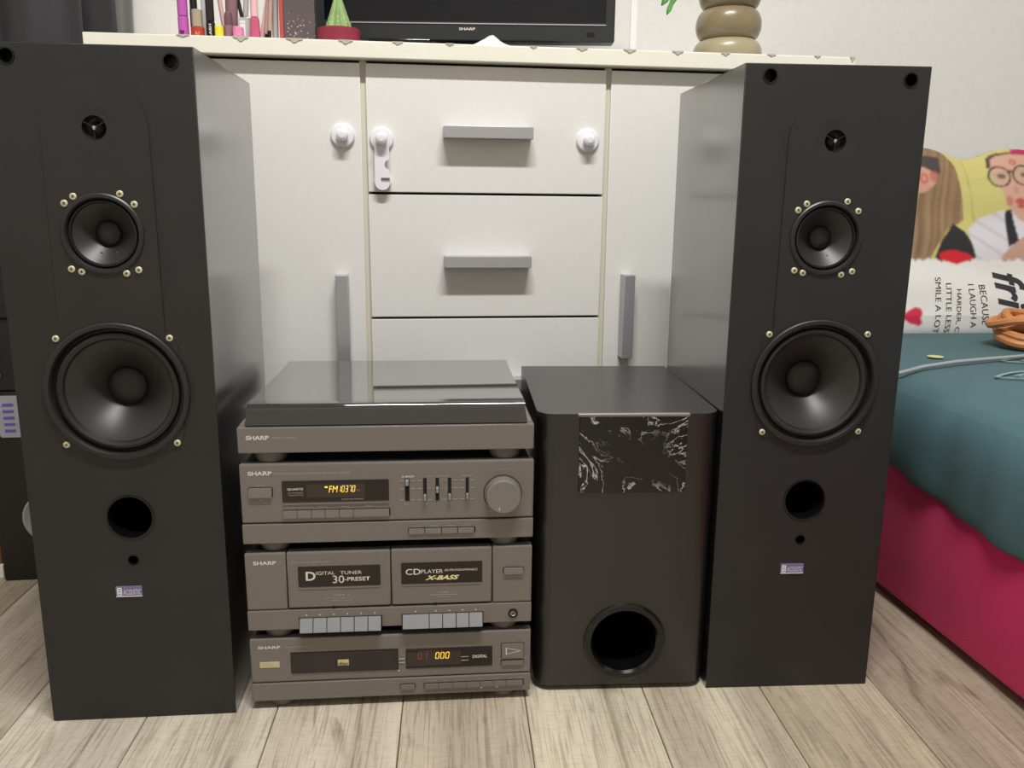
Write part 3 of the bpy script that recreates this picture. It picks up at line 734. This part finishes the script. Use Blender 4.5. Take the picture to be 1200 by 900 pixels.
# turntable
Z = .3166
t = unit('turntable', 'grey record player with closed smoky lid on top of the stack', 'turntable', Z)
feet(t, 0, .0138)
obj('base', B().box(.0005, TWD-.0005, .012, .335, zz(.3305), zz(.3600), .001), 'hifi_body', t)
obj('front_panel', B().box(0, TWD, 0, .02, zz(.3300), zz(.3606), .0012), 'hifi_grey', t)
obj('deck', B().box(.001, TWD-.001, .010, .335, zz(.3590), zz(.3622), .001), 'hifi_grey', t)
text('lettering', 'SHARP', .0098, .0361, zz(.3462), zz(.3513), -.0003, SILV, t, bold=.03)
text('lettering', 'STEREO TURNTABLE', .0388, .0665, zz(.3474), zz(.3494), -.0003, DIM, t)
# lid: sloped front, rounded front top edge
pr = [(.0035, .3622), (.0050, .3796)]
pr += [(.0050+.0062*(1-math.cos(math.radians(q))), .3796+.0072*math.sin(math.radians(q))) for q in (10, 20, 30, 40, 50, 60, 70, 80)]
pr += [(.0115+(.338-.0115)*k/12, .3868-.0180*(k/12)+.0062*(k/12)**2) for k in range(13)]
pr += [(.3400, .3735), (.3410, .3622)]
lb = B(); nP = len(pr); x0, x1 = .0085, .3368
def lx(y, z, sgn): return ((x0 if sgn < 0 else x1)-sgn*(.003 if z > .366 else 0))+sgn*.0055*y/.34
A = [lb.bm.verts.new((lx(y, z, -1), y, zz(z))) for y, z in pr]; D_ = [lb.bm.verts.new((lx(y, z, 1), y, zz(z))) for y, z in pr]
lb.bm.faces.new(A); lb.bm.faces.new(D_[::-1])
for k in range(nP): lb.bm.faces.new((A[k], A[(k+1) % nP], D_[(k+1) % nP], D_[k]))
obj('lid', lb, 'smoke_lid', t)
for x in (.06, .275): obj('hinge', B().box(x, x+.025, .334, .346, zz(.3500), zz(.3720), .002), 'hifi_body', t)

# ------------------------------------------------------------------ television on the sideboard
tv = thing('television', 'black flat-screen television standing on the sideboard', 'television', (.115, 1.53, ZT), -.12)
def tz(v): return v-ZT
obj('body', B().box(-.257, .2525, 0, .035, tz(.8835), tz(1.205), .003).box(-.18, .18, .03, .06, tz(.90), tz(1.15), .006), 'tv_black', tv)
obj('screen', B().box(-.2385, .2370, -.0006, .004, tz(.9150), tz(1.190)), 'tv_screen', tv)
obj('silver_strip', B().box(-.2300, .2372, -.0016, .002, tz(.9102), tz(.9118)), 'tv_silver', tv)
text('lettering', 'SHARP', -.0117, .0158, tz(.9005), tz(.9048), -.0006, 'letter_silver', tv, bold=.03)
obj('sensor', B().box(.205, .218, -.0005, .001, tz(.892), tz(.899)), 'gloss_black', tv)
obj('stand', B().box(-.17, .165, -.045, .10, .0006, .006, .002).box(-.05, .05, .02, .04, .005, tz(.92), .004).box(-.165, -.06, .000, .03, .004, tz(.886), .002), 'gloss_black', tv)

# ------------------------------------------------------------------ cosmetics, each its own thing
YS = 1.437
def cos(name, label, cat, x, y, parts, tilt=(0, 0), rz=0):
    t = thing(name, label, cat, (x, y, ZT+.0006))
    t.rotation_euler = (tilt[0], tilt[1], rz)
    for nm, prof, m in parts: obj(nm, B().lathe(prof, (0, 0, 0), 'z', n=28), m, t)
    return t
def cy(r, z0, z1, e=.0008): return [(0, z0), (r-e, z0), (r, z0+e), (r, z1-e), (r-e, z1), (0, z1)]
t = cos('mascara_tube', 'bright purple cosmetic tube with a dark heart at its foot', 'makeup', -.3243, YS, [('barrel', cy(.0078, 0, .0315), 'magenta'), ('cap', cy(.0076, .032, .075), 'magenta'), ('seam', cy(.0070, .031, .0325), 'magenta_dark')])
hp = [(0, -.0042), (.0042, .0004), (.0040, .0026), (.0022, .0036), (0, .0020), (-.0022, .0036), (-.0040, .0026), (-.0042, .0004)]
obj('heart', B().prism([(a*.85-.0010, c+.008) for a, c in hp], -.0083, -.0070), 'magenta_dark', t)
cos('mascara_tube', 'dark-capped tube behind the gold and red bottle', 'makeup', -.3110, 1.452, [('barrel', cy(.006, 0, .046), 'cosmetic_black'), ('cap', cy(.0055, .046, .085), 'cosmetic_black')])
t = cos('nail_polish', 'nail polish bottle with gold cap and red base', 'makeup', -.3035, YS, [('bottle', cy(.0098, 0, .0170), 'lacquer_red'), ('cap', cy(.0082, .017, .0425), 'silver_gold')])
text('lettering', 'N', -.003, .0045, .003, .010, -.0100, 'gold_sticker', t, shear=.3)
cos('cosmetic_tube', 'slim white tube between the dark-capped tubes', 'makeup', -.2965, 1.462, [('barrel', cy(.0055, 0, .085), 'print_white')])
t = cos('mascara_tube', 'black mascara tube with white lettering down its barrel', 'makeup', -.2850, YS+.004, [('barrel', cy(.0066, 0, .026), 'cosmetic_black'), ('cap', cy(.0062, .0265, .080), 'cosmetic_black')])
me_t = text_mesh('LASH', 0, .02)
for v in me_t.vertices: v.co = (.0022-v.co.y*.005, -.0067, .003+v.co.x*.0085)
link('lettering', me_t, 'badge_white', t)
cos('nail_polish', 'small bright yellow bottle beside the black mascara tube', 'makeup', -.2715, YS-.002, [('bottle', cy(.0066, 0, .0195), 'yellow_plastic')])
cos('lip_gloss', 'mauve bottle with dark plum rounded cap', 'makeup', -.2585, YS+.006, [('bottle', cy(.0076, 0, .022), 'mauve'), ('cap', [(0, .022), (.0062, .0222), (.0064, .034), (.0048, .041), (.0018, .044), (0, .0445)], 'plum')])
cos('lip_liner', 'slanted rose pencil behind the mauve bottle', 'makeup', -.2660, 1.462, [('barrel', cy(.0035, .0, .095), 'rose_box')], (0, -.12))
cos('lip_gloss', 'wide rose tube behind the mauve bottle', 'makeup', -.2590, 1.470, [('barrel', cy(.0095, 0, .085), 'mauve')], (0, .03))
cos('nail_polish', 'short candy pink bottle beside the mauve bottle', 'makeup', -.2430, YS-.003, [('bottle', cy(.0082, 0, .0185), 'candy_pink'), ('shoulder', [(.0078, .0180), (.0065, .0195), (0, .0198)], 'candy_pink')])
t = thing('cosmetic_box', 'small grey and white carton behind the candy pink bottle', 'makeup', (-.2365, YS+.014, ZT+.0006))
obj('carton', B().box(-.0085, .0090, -.005, .008, 0, .036, .0006), 'clear_grey', t)
obj('label_face', B().box(-.0055, .0025, -.0056, -.004, .006, .031), 'print_white', t)
obj('print_dots', B().box(-.0040, -.0028, -.0060, -.0054, .0265, .0275).box(-.0004, .0008, -.0060, -.0054, .0265, .0275), 'cosmetic_black', t)
cos('eyeliner', 'slanted black pencil behind the grey and white carton', 'makeup', -.2350, 1.470, [('barrel', cy(.003, .0, .090), 'cosmetic_black')], (0, -.18))
cos('eyeliner', 'silver slanted pencil beside the black pencil', 'makeup', -.2420, 1.475, [('barrel', cy(.004, .0, .095), 'clear_grey')], (0, .10))
cos('lip_gloss', 'glossy deep pink lip gloss with pale pink cap', 'makeup', -.2180, YS, [('bottle', [(0, 0), (.0078, 0), (.0082, .001), (.0074, .018), (.0070, .030), (.0060, .034), (0, .0345)], 'gloss_pink'), ('cap', cy(.0056, .0345, .080), 'pale_pink')])
cos('makeup_brush', 'pale pink makeup brush leaning beside the lip gloss', 'makeup', -.2150, 1.470, [('handle', cy(.0040, 0, .100), 'pale_pink')], (0, .20))
cos('makeup_brush', 'brown wooden brush with black tip leaning by the glitter box', 'makeup', -.2000, 1.452, [('tip', cy(.0030, 0, .018), 'cosmetic_black'), ('handle', cy(.0034, .018, .10), 'brush_wood')], (0, .08))
cos('makeup_brush', 'tan brush standing between the lip gloss and the glitter box', 'makeup', -.2060, 1.458, [('tip', cy(.0022, 0, .014), 'cosmetic_black'), ('handle', cy(.0042, .014, .10), 'brush_wood')], (0, .12))
cos('makeup_brush', 'pale grey brush upright close to the glitter box', 'makeup', -.1925, 1.470, [('handle', cy(.0048, 0, .10), 'clear_grey')], (0, .03))
t = thing('glitter_box', 'dark box with pink glitter specks and a red side', 'box', (-.1555, 1.462, ZT+.0006))
obj('body', B().box(-.0215, .0270, -.008, .03, 0, .105, .001), 'glitter_dark', t)
obj('side', B().box(-.0278, -.0215, -.009, .03, 0, .107, .001), 'box_red', t)

# cactus candle in a red pot
t = thing('cactus', 'small green cone cactus with white dots in a red pot', 'cactus', (-.0920, 1.452, ZT+.0006))
obj('pot', B().lathe([(0, 0), (.030, 0), (.0315, .001), (.0338, .0215), (.0338, .0235), (.0315, .0240), (.0310, .020), (0, .020)], (0, 0, 0), 'z', n=48), 'pot_red', t)
c = B(); n = 40; rings = []
for r, z in ((.020, .019), (.0205, .022), (.0185, .028), (.0155, .037), (.0125, .047), (.0095, .057), (.0065, .067), (.003, .075), (.0, .077)):
    if r: rings.append([c.bm.verts.new(((r*(1+.10*math.cos(8*2*PI*k/n)))*math.cos(2*PI*k/n), (r*(1+.10*math.cos(8*2*PI*k/n)))*math.sin(2*PI*k/n), z)) for k in range(n)])
    else: rings.append([c.bm.verts.new((0, 0, z))])
for A, D_ in zip(rings, rings[1:]):
    for k in range(n):
        if len(D_) == 1: c.bm.faces.new((A[k], A[(k+1) % n], D_[0]))
        else: c.bm.faces.new((A[k], A[(k+1) % n], D_[(k+1) % n], D_[k]))
obj('body', c, 'cactus', t)
pm_ = B().sphere((0, 0, 0), .0009, n=8).mesh('pearl'); pm_.materials.append(M['pearl'])
for j in range(7):
    for k in range(8):
        a = 2*PI*(k+.5*(j % 2)*0)/8; z = .025+.0078*j; r = (.0205-(z-.022)*.0205/.056)*1.10
        link('spine_dot', pm_, None, t, (r*math.cos(a), r*math.sin(a), z))

# vase of stacked rounds with artificial flower
t = thing('vase', 'brown vase of stacked rounded discs holding red flowers', 'vase', (.5655, 1.50, ZT+.0006))
def bead(z0, z1, r, neck): 
    return [(neck+(r-neck)*math.sin(PI*k/14)**.8 if 0 < k < 14 else neck, z0+(z1-z0)*(1-math.cos(PI*k/14))/2) for k in range(15)]
obj('base_round', B().lathe([(0, 0)]+[(.054, .0)]+bead(-.010, .037, .0585, .036)[5:], (0, 0, 0), 'z', n=56), 'vase_pale', t)
obj('round', B().lathe(bead(.0325, .0870, .0555, .033), (0, 0, 0), 'z', n=56), 'vase_stone', t)
obj('round', B().lathe(bead(.0835, .134, .0525, .033), (0, 0, 0), 'z', n=56), 'vase_stone', t)
obj('neck', B().lathe(bead(.130, .165, .042, .026)+[(.022, .165), (.020, .14), (0, .14)], (0, 0, 0), 'z', n=48), 'vase_pale', t)
def stem(pts): 
    return obj('stem', B().tube(pts, .0016, 6), 'stem_green', t)
stem([(0, 0, .14), (-.02, -.01, .19), (-.06, -.03, .185), (-.085, -.035, .16)])
stem([(0, 0, .14), (-.015, -.01, .20), (-.045, -.02, .19), (-.066, -.025, .150)])
stem([(0, 0, .14), (.01, 0, .22), (.02, 0, .27)])
def leaf(name, p0, p1, wd, m, lobes=False):
    p0 = Vector(p0); p1 = Vector(p1); d = p1-p0; n_ = 10; sdir = d.cross(Vector((0, 1, 0))).normalized()
    V, Fc = [], []
    for i in range(n_+1):
        s = i/n_; wv = wd*math.sin(PI*min(1, s*.96+.02))**.8
        if lobes and s > .55: wv *= 1+.35*math.sin((s-.55)*22)
        c_ = p0+d*s+Vector((0, -.004*math.sin(PI*s), 0))
        V += [tuple(c_-sdir*wv), tuple(c_+Vector((0, .0015, 0))), tuple(c_+sdir*wv)]
    for i in range(n_): Fc += [(3*i, 3*i+1, 3*i+4, 3*i+3), (3*i+1, 3*i+2, 3*i+5, 3*i+4)]
    o = obj(name, B().poly(V, Fc), m, t); s = o.modifiers.new('s', 'SOLIDIFY'); s.thickness = .0006
    return o
leaf('leaf', (-.085, -.035, .160), (-.132, -.040, .080), .0095, 'leaf_green', True)
leaf('leaf', (-.090, -.035, .150), (-.1225, -.040, .066), .0075, 'leaf_green', True)
leaf('leaf', (-.075, -.035, .165), (-.098, -.030, .110), .012, 'leaf_green', True)
leaf('petal', (-.066, -.025, .150), (-.0735, -.030, .094), .007, 'petal_red')
leaf('petal', (-.066, -.025, .150), (-.050, -.030, .108), .009, 'petal_red')
for k in range(5):
    a = 2*PI*k/5; leaf('petal', (.02, 0, .27), (.02+.04*math.cos(a), .01*math.sin(a)-.01, .28+.035*math.sin(a)), .012, 'petal_red')

# ------------------------------------------------------------------ bed with pink base, mattress, cover, pillow, cords
bx0, bx1, by0, by1 = .757, 1.90, -.75, 1.80
bed = thing('bed', 'upholstered bed with a deep pink velvet base', 'bed', (0, 0, 0))
obj('base', B().box(bx0, bx1, by0, by1, .014, .27, .012, 3), 'pink_velvet', bed)
for x in (bx0+.06, bx1-.06):
    for y in (by0+.06, by1-.06, .5): obj('leg', B().box(x-.03, x+.03, y-.03, y+.03, 0, .016), 'hole_black', bed)
obj('mattress', B().box(bx0+.015, bx1-.01, by0+.01, by1-.01, .265, .345, .02, 3), 'mattress', bed)
prof = [(.7515, .205), (.7465, .235), (.7440, .27), (.7450, .300), (.7500, .322), (.7600, .339), (.7760, .350), (.800, .3555), (.84, .3585), (.92, .360), (1.05, .360), (1.3, .360), (1.6, .360), (1.88, .360)]
ys = np.linspace(by0+.02, 1.79, 130)
V, Fc = [], []
for j, y in enumerate(ys):
    for i, (x, z) in enumerate(prof):
        f = max(0, 1-i/6)
        fold = (.0048*math.sin(y*38+1.2*math.sin(y*9))+.0036*math.sin(y*71+2+i*.35))*min(1, f*1.4)
        hem = (.024-.125*max(0, min(.42, 1.22-y))+.003*math.sin(y*23)) if i == 0 else (.010-.05*max(0, min(.42, 1.22-y)) if i == 1 else 0)
        xx = x+fold+.004*math.sin(y*4)*f-.002
        if y > 1.34: xx = max(xx, .7535)
        V.append((xx, y, z+max(-.05, hem)+(.0015*math.sin(y*7+x*9) if i > 7 else 0)))
n = len(prof)
for j in range(len(ys)-1):
    for i in range(n-1): Fc.append((j*n+i, j*n+i+1, (j+1)*n+i+1, (j+1)*n+i))
cv = thing('bedspread', 'dark teal cloth spread over the bed', 'bedspread', (0, 0, 0))
o = obj('cloth', B().poly(V, Fc), 'teal_cloth', cv); md = o.modifiers.new('s', 'SOLIDIFY'); md.thickness = .003; md.offset = -1
md = o.modifiers.new('ss', 'SUBSURF'); md.levels = 1; md.render_levels = 1
def ribbon(b, pts, wd, z):
    for i in range(len(pts)-1):
        p, q = Vector(pts[i]), Vector(pts[i+1]); d = (q-p).normalized(); nv = Vector((-d.y, d.x))*wd/2
        b.poly([(*(p-nv), z), (*(q-nv), z), (*(q+nv), z), (*(p+nv), z)], [(0, 1, 2, 3)])
g = B()
lf = lambda cx, cy, l, wv, a: [(cx+math.cos(a)*l*(s-.5)-math.sin(a)*wv*math.sin(PI*s)*sg, cy+math.sin(a)*l*(s-.5)+math.cos(a)*wv*math.sin(PI*s)*sg) for sg in (1, -1) for s in [k/14 for k in range(15)][::(1 if sg > 0 else -1)]]
for cx, cyy, l, wv, a in ((.985, 1.18, .17, .030, .12), (1.10, 1.30, .20, .028, .05), (1.12, 1.05, .22, .04, .3)):
    for k_, (ll, ww) in enumerate(((l, wv), (l*.6, wv*.45))):
        g = B(); P_ = lf(cx, cyy, ll, ww, a); ribbon(g, P_+P_[:1], .0055, .3625)
        bmesh.ops.remove_doubles(g.bm, verts=g.bm.verts[:], dist=.003)
        obj('leaf_print', g, 'teal_print', cv)
obj('dot_print', B().lathe([(0, .3624), (.013, .3622), (.0132, .3615)], (.918, 1.347, 0), 'z', n=28), 'yellow_print', cv)

# pillow leaning on the wall
PU0, PU1, PV0, PV1 = .955, 1.485, .3600, .742
def edge_top(u): return PV1-.006-.017*math.exp(-((u-1.20)/.055)**2)+.004*math.sin(u*30)
def pil(u, v, side):
    s = (u-PU0)/(PU1-PU0); q = (v-PV0)/(PV1-PV0)
    e = min(1, 9*min(s, 1-s, q*.9+.02, 1-q)); puff = max(0, e)**.5
    zt_ = PV0+(edge_top(u)-PV0)*q
    yb = 1.590+(zt_-PV0)*.355
    wr = .0022*math.sin(u*40+v*15)+.0018*math.sin(v*60+u*8)
    return (u, yb+.030-.030*puff+wr*puff if side == 0 else yb+.032+.050*puff*(1-q*.6), zt_)
NU, NV = 250, 190
uu = np.linspace(PU0, PU1, NU); vv = np.linspace(PV0, PV1, NV)
V = [pil(u, v, 0) for v in vv for u in uu]
Fc = [(j*NU+i, j*NU+i+1, (j+1)*NU+i+1, (j+1)*NU+i) for j in range(NV-1) for i in range(NU-1)]
me = bpy.data.meshes.new('pillow_front'); me.from_pydata(V, [], Fc)
co = np.array([(a, c) for a, _, c in V])
colr = np.tile(np.array([*srgb('#e6e4e0'), 1.0]), (len(V), 1))
def inside(poly):
    x, z = co[:, 0], co[:, 1]; r = np.zeros(len(co), bool); n = len(poly)
    for i in range(n):
        xa, za = poly[i]; xb, zb = poly[(i+1) % n]
        if za == zb: continue
        k = ((za > z) != (zb > z)) & (x < (xb-xa)*(z-za)/(zb-za)+xa); r ^= k
    return r
def paint(mask, c, f=1.): colr[mask, :3] = colr[mask, :3]*(1-f)+np.array(srgb(c))*f
xz = co; rn = np.sin(xz[:, 0]*310)*.0022+np.sin(xz[:, 0]*733+1)*.0018+np.sin(xz[:, 0]*127+2)*.0015
photo = xz[:, 1] > .5135-.025*(xz[:, 0]-1.04)*.3+rn-.004
def ppaint(poly, c, f=1.): paint(inside(poly) & photo, c, f)
paint(photo, '#cfc47a')
st_ = photo & (np.abs((xz[:, 0]-1.190+.03*(xz[:, 1]-.6))) < .0012); paint(st_, '#a89b58', .7)
paint(photo & (xz[:, 0] > 1.32), '#b9a58a')
hair = [(.95, .513), (1.0045, .5129), (1.0393, .5589), (1.0664, .6192), (1.0825, .6802), (1.06, .70), (1.03, .75), (1.10, .755), (1.1232, .75), (1.1505, .7216), (1.1654, .6989), (1.1661, .6376), (1.1663, .5889), (1.154, .5819), (1.1279, .5714), (1.1009, .5335), (1.0793, .50), (.95, .50)]
ppaint(hair, '#8f7355')
bend = xz[:, 0]-xz[:, 1]*.34+.010*np.sin(xz[:, 1]*21)
strand = np.sin(bend*330+1.5*np.sin(bend*90))+.6*np.sin(bend*870)+.5*np.sin(bend*170+xz[:, 1]*14)
ppaint_m = inside(hair) & photo & (strand > .5); paint(ppaint_m, '#a98d6c', .45); paint(inside(hair) & photo & (strand < -.8), '#6d5640', .5)
ppaint([(1.03, .7221), (1.1022, .7208), (1.1288, .7177), (1.1232, .6843), (1.1026, .6892), (1.03, .6958)], '#4a4243')
ppaint([(1.03, .6945), (1.0899, .696), (1.117, .6807), (1.1092, .6614), (1.0843, .6437), (1.03, .6399)], '#cf9c8a')
def ell(x, z, a, c): return ((xz[:, 0]-x)/a)**2+((xz[:, 1]-z)/c)**2
paint(photo & (np.abs(ell(1.0855, .6733, .009, .010)-.7) < .45), '#c05a4e', .8)
paint(photo & (ell(1.108, .678, .010, .012) < 1), '#b05048', .6)
ppaint([(1.0907, .50), (1.1142, .5507), (1.1406, .5818), (1.1655, .5647), (1.1815, .5372), (1.186, .50)], '#2c292c')
ppaint([(1.1717, .5682), (1.2034, .5926), (1.2539, .6087), (1.2835, .6107), (1.34, .60), (1.40, .56), (1.40, .50), (1.1879, .50)], '#d9d5dc')
fd = np.sin((xz[:, 0]*.6+xz[:, 1])*160); sh_ = inside([(1.1717, .5682), (1.2034, .5926), (1.2539, .6087), (1.262, .61), (1.262, .50), (1.1879, .50)]) & photo
paint(sh_ & (fd > .8), '#bdb8c2', .6)
ppaint([(1.2404, .6912), (1.2478, .7197), (1.2782, .7293), (1.40, .74), (1.40, .60), (1.3193, .575), (1.2911, .5933), (1.2724, .6159), (1.2562, .6596)], '#d2a590')
ppaint([(1.2350, .697), (1.2420, .7180), (1.2600, .7270), (1.30, .7330), (1.30, .7290), (1.2640, .7230), (1.2490, .7150), (1.2420, .695)], '#4d3f3a')
ppaint([(1.2925, .7280), (1.3113, .7386), (1.41, .7450), (1.41, .7266), (1.3079, .7268)], '#b52a62')
ppaint([(1.2637, .6088), (1.2776, .6107), (1.2874, .548), (1.2623, .534), (1.2627, .5687)], '#26252b')
ppaint([(1.2284, .50), (1.2662, .534), (1.2961, .555), (1.34, .565), (1.36, .49), (1.2428, .49)], '#c29a88')
for gx, gz in ((1.2590, .6790), (1.3150, .6830)):
    e_ = ell(gx, gz, .0245, .0205); paint(photo & (e_ < .9), '#c9ad96', .5); paint(photo & (e_ > .80) & (e_ < 1.12), '#2c2326')
    paint(photo & (ell(gx+.004, gz+.001, .010, .005) < 1), '#5a473f', .8)
paint(photo & (np.abs(xz[:, 1]-.690) < .002) & (np.abs(xz[:, 0]-1.287) < .006), '#2c2326')
paint(photo & (np.abs(ell(1.2958, .7098, .0085, .0062)-.6) < .45), '#bb5a50', .8)
paint(photo & (ell(1.2990, .6290, .013, .006) < 1), '#b8413f', .85); paint(photo & (ell(1.3000, .6190, .010, .0045) < 1), '#b8413f', .85)
paint(photo & (ell(1.2740, .6290, .008, .010) < 1), '#b5554c', .55)
paint(photo & (ell(1.292, .652, .006, .009) < 1), '#bd8a76', .6)
ht = [(1.0060, .3945), (1.0254, .4086), (1.041, .4152), (1.0519, .4118), (1.0546, .4018), (1.0499, .3935), (1.0545, .3834), (1.0482, .3768), (1.0282, .382)]
paint(inside(ht) & ~photo, '#cf2b4a')
rh = inside([(1.1051, .5199), (1.1191, .5267), (1.1384, .5285), (1.1663, .5217), (1.1804, .5114), (1.1431, .4990), (1.11, .508)]); paint(rh, '#d0232f')
cg = colr.reshape(NV, NU, 4)
for _ in range(2):
    q_ = np.pad(cg, ((1, 1), (1, 1), (0, 0)), mode='edge'); cg = (q_[1:-1, 1:-1]*2+q_[:-2, 1:-1]+q_[2:, 1:-1]+q_[1:-1, :-2]+q_[1:-1, 2:])/6
colr = cg.reshape(-1, 4)
ca = me.color_attributes.new('print', 'FLOAT_COLOR', 'POINT'); ca.data.foreach_set('color', colr.astype(np.float32).ravel())
for p in me.polygons: p.use_smooth = True
pmx = bpy.data.materials.new('pillow_print'); pmx.use_nodes = True; nt = pmx.node_tree; bb = nt.nodes['Principled BSDF']; bb.inputs['Roughness'].default_value = .85
at = nt.nodes.new('ShaderNodeVertexColor'); at.layer_name = 'print'; nt.links.new(at.outputs['Color'], bb.inputs['Base Color'])
M['pillow_print'] = pmx
mat('pillow_cotton', '#e6e4e0', .85)
pw = thing('pillow', 'white pillow printed with a photo and lettering, against the wall', 'pillow', (0, 0, 0))
link('printed_face', me, 'pillow_print', pw)
V2 = []; Fc2 = []; N2, M2 = 40, 30
for j in range(M2):
    for i in range(N2): V2.append(pil(PU0+(PU1-PU0)*i/(N2-1), PV0+(PV1-PV0)*j/(M2-1), 1))
for j in range(M2-1):
    for i in range(N2-1): Fc2.append((j*N2+i, (j+1)*N2+i, (j+1)*N2+i+1, j*N2+i+1))
obj('back_face', B().poly(V2, Fc2), 'pillow_cotton', pw)
def ptext(s, ua, ub, v0, v1, slant=0., bold=.0, shear=0.):
    m_ = text_mesh(s, shear, bold)
    c_ = [v.co.copy() for v in m_.vertices]; a0, a1 = min(k.x for k in c_), max(k.x for k in c_); b0, b1 = min(k.y for k in c_), max(k.y for k in c_)
    for v, k in zip(m_.vertices, c_):
        q = (k.x-a0)/(a1-a0); u = ua+(k.y-b0)/(b1-b0)*(ub-ua)+slant*q; z = v0-q*(v0-v1)
        vq = PV0+(z-PV0)*(PV1-PV0)/(edge_top(u)-PV0)
        p = pil(u, vq, 0); v.co = (p[0], p[1]-.0012, p[2])
    link('lettering', m_, 'black_ink', pw)
ptext('SMILE A LOT', 1.0885, 1.1015, .4739, .362, -.010, -.006)
ptext('LITTLE LESS', 1.1120, 1.1245, .4620, .363, -.008, -.006)
ptext('HARDER, C', 1.1335, 1.1450, .4501, .3635, -.006, -.006)
ptext('I LAUGH A', 1.1595, 1.1720, .4602, .3725, .004, -.006)
ptext('BECAUSE', 1.1820, 1.1960, .4585, .379, .006, -.006)
ptext('fri', 1.2180, 1.2880, .4840, .4080, .006, .022, .25)
ptext('e', 1.2320, 1.2700, .4030, .3760, .002, .022, .25)

# coiled orange cord on the bed and grey cord across it
rc, rcy = 1.203, 1.435
pts = []
for k in range(1000):
    a = 2*PI*k/100; lp = k/100
    rr = .074+.018*math.sin(lp*2.4)+.010*math.sin(2*a+lp*1.7)
    z = .3705+.0036*lp+.013*math.sin(a*.5+lp*2.1)**2+.006*math.sin(2*a+lp*3)**2
    pts.append((rc+.006*math.sin(lp*5)+rr*1.1*math.cos(a), rcy+.008*math.cos(lp*4)+rr*.75*math.sin(a), z))
tag(obj('extension_cord', B().tube(pts, .0078, 8), 'orange_cord'), 'orange-brown cord lying in a thick coil on the bed', 'cord')
gp = [(.728, 1.29, .25), (.729, 1.27, .30), (.735, 1.245, .335), (.752, 1.225, .3545), (.7836, 1.222, .3615), (.83, 1.248, .3635), (.9082, 1.2766, .3655), (.98, 1.297, .3655), (1.0649, 1.3193, .3655), (1.2, 1.36, .3655), (1.4, 1.43, .3655)]
gq = []
for i in range(len(gp)-1):
    p, q = Vector(gp[i]), Vector(gp[i+1])
    for k in range(6): gq.append(p.lerp(q, k/6))
tag(obj('thin_cord', B().tube(gq, .0034, 8), 'grey_cord'), 'thin grey cord stretched across the teal bedspread', 'cord')

# ------------------------------------------------------------------ dark corner behind the speaker
ps = thing('party_speaker', 'black loudspeaker box with silver cone in the dark corner', 'speaker', (-.655, 1.389, 0))
obj('cabinet', B().box(0, .185, 0, .30, 0, .318, .003), 'corner_black', ps)
obj('cone', B().lathe([(.043, .0), (.043, -.004), (.040, -.005), (.030, .0), (.016, .004), (.016, -.002), (.008, -.006), (0, -.007)], (.083, 0, .108), n=48), 'cone_silver', ps)
cp = obj('control_panel', B().prism(rrect(.022, .150, .245, .312, .003), -.004, .001), 'panel_grey', ps)
for k in range(5): obj('panel_mark', B().box(.030, .046, -.0048, -.0035, .254+.0105*k, .258+.0105*k), 'panel_purple', cp)
mx_ = thing('sound_mixer', 'black device with small knobs standing on the dark loudspeaker box', 'audio device', (-.655, 1.389, .318))
obj('casing', B().box(.002, .183, .004, .27, 0, .115, .003), 'corner_black', mx_)
for i in range(4):
    for j in range(3): obj('knob', B().lathe([(0, -.006), (.0045, -.006), (.005, .005)], (.025+.04*i, 0, .025+.032*j), n=16), 'tv_black' if j else 'hifi_key', mx_)
rk = thing('black_case', 'plain black case stacked on the device in the dark corner', 'case', (-.655, 1.389, .433))
obj('casing', B().box(-.01, .183, .0, .28, 0, .13, .004), 'corner_black', rk)
obj('edge_strip', B().box(-.01, .183, -.002, .002, .004, .012), 'hifi_body', rk)
wb = thing('wooden_board', 'dark brown wooden board standing beside the black loudspeaker box', 'board', (-.72, 1.405, 0))
obj('panel', B().box(-.16, .058, 0, .02, .022, .30, .002), 'wood_brown', wb)
obj('foot_strip', B().box(-.16, .060, -.006, .026, 0, .024, .002), 'cream_edge', wb)

# dark curtain hanging on the wall at the left of the sideboard
ct = thing('curtain', 'dark sheer curtain with smoky grey edge hanging behind the sideboard', 'curtain', (0, 0, 0))
def drape(name, xa, xb, yv, m, ph, amp=.012, edge=0.):
    V, Fc = [], []; nx, nz = 60, 24
    for j in range(nz+1):
        z = .03+(2.35-.03)*j/nz
        for i in range(nx+1):
            s = i/nx; x = xa+(xb-xa)*s+edge*math.sin(z*5.2+.9)*s+.006*math.sin(z*3+i*.4)
            V.append((x, yv+amp*math.sin(s*34+ph)+.004*math.sin(z*4+s*9), z))
    for j in range(nz):
        for i in range(nx): Fc.append((j*(nx+1)+i, j*(nx+1)+i+1, (j+1)*(nx+1)+i+1, (j+1)*(nx+1)+i))
    o = obj(name, B().poly(V, Fc), m, ct); md = o.modifiers.new('s', 'SOLIDIFY'); md.thickness = .001
drape('drape', -1.30, -.585, 1.765, 'curtain_dark', 0)
drape('drape', -1.20, -.527, 1.782, 'curtain_dark', 1.5, .008)
drape('sheer_edge', -.62, -.500, 1.803, 'curtain_sheer', 2.2, .005, .006)
obj('rod', B().tube([(-1.35, 1.78, 2.36), (-.45, 1.78, 2.36)], .011, 12), 'tv_black', ct)
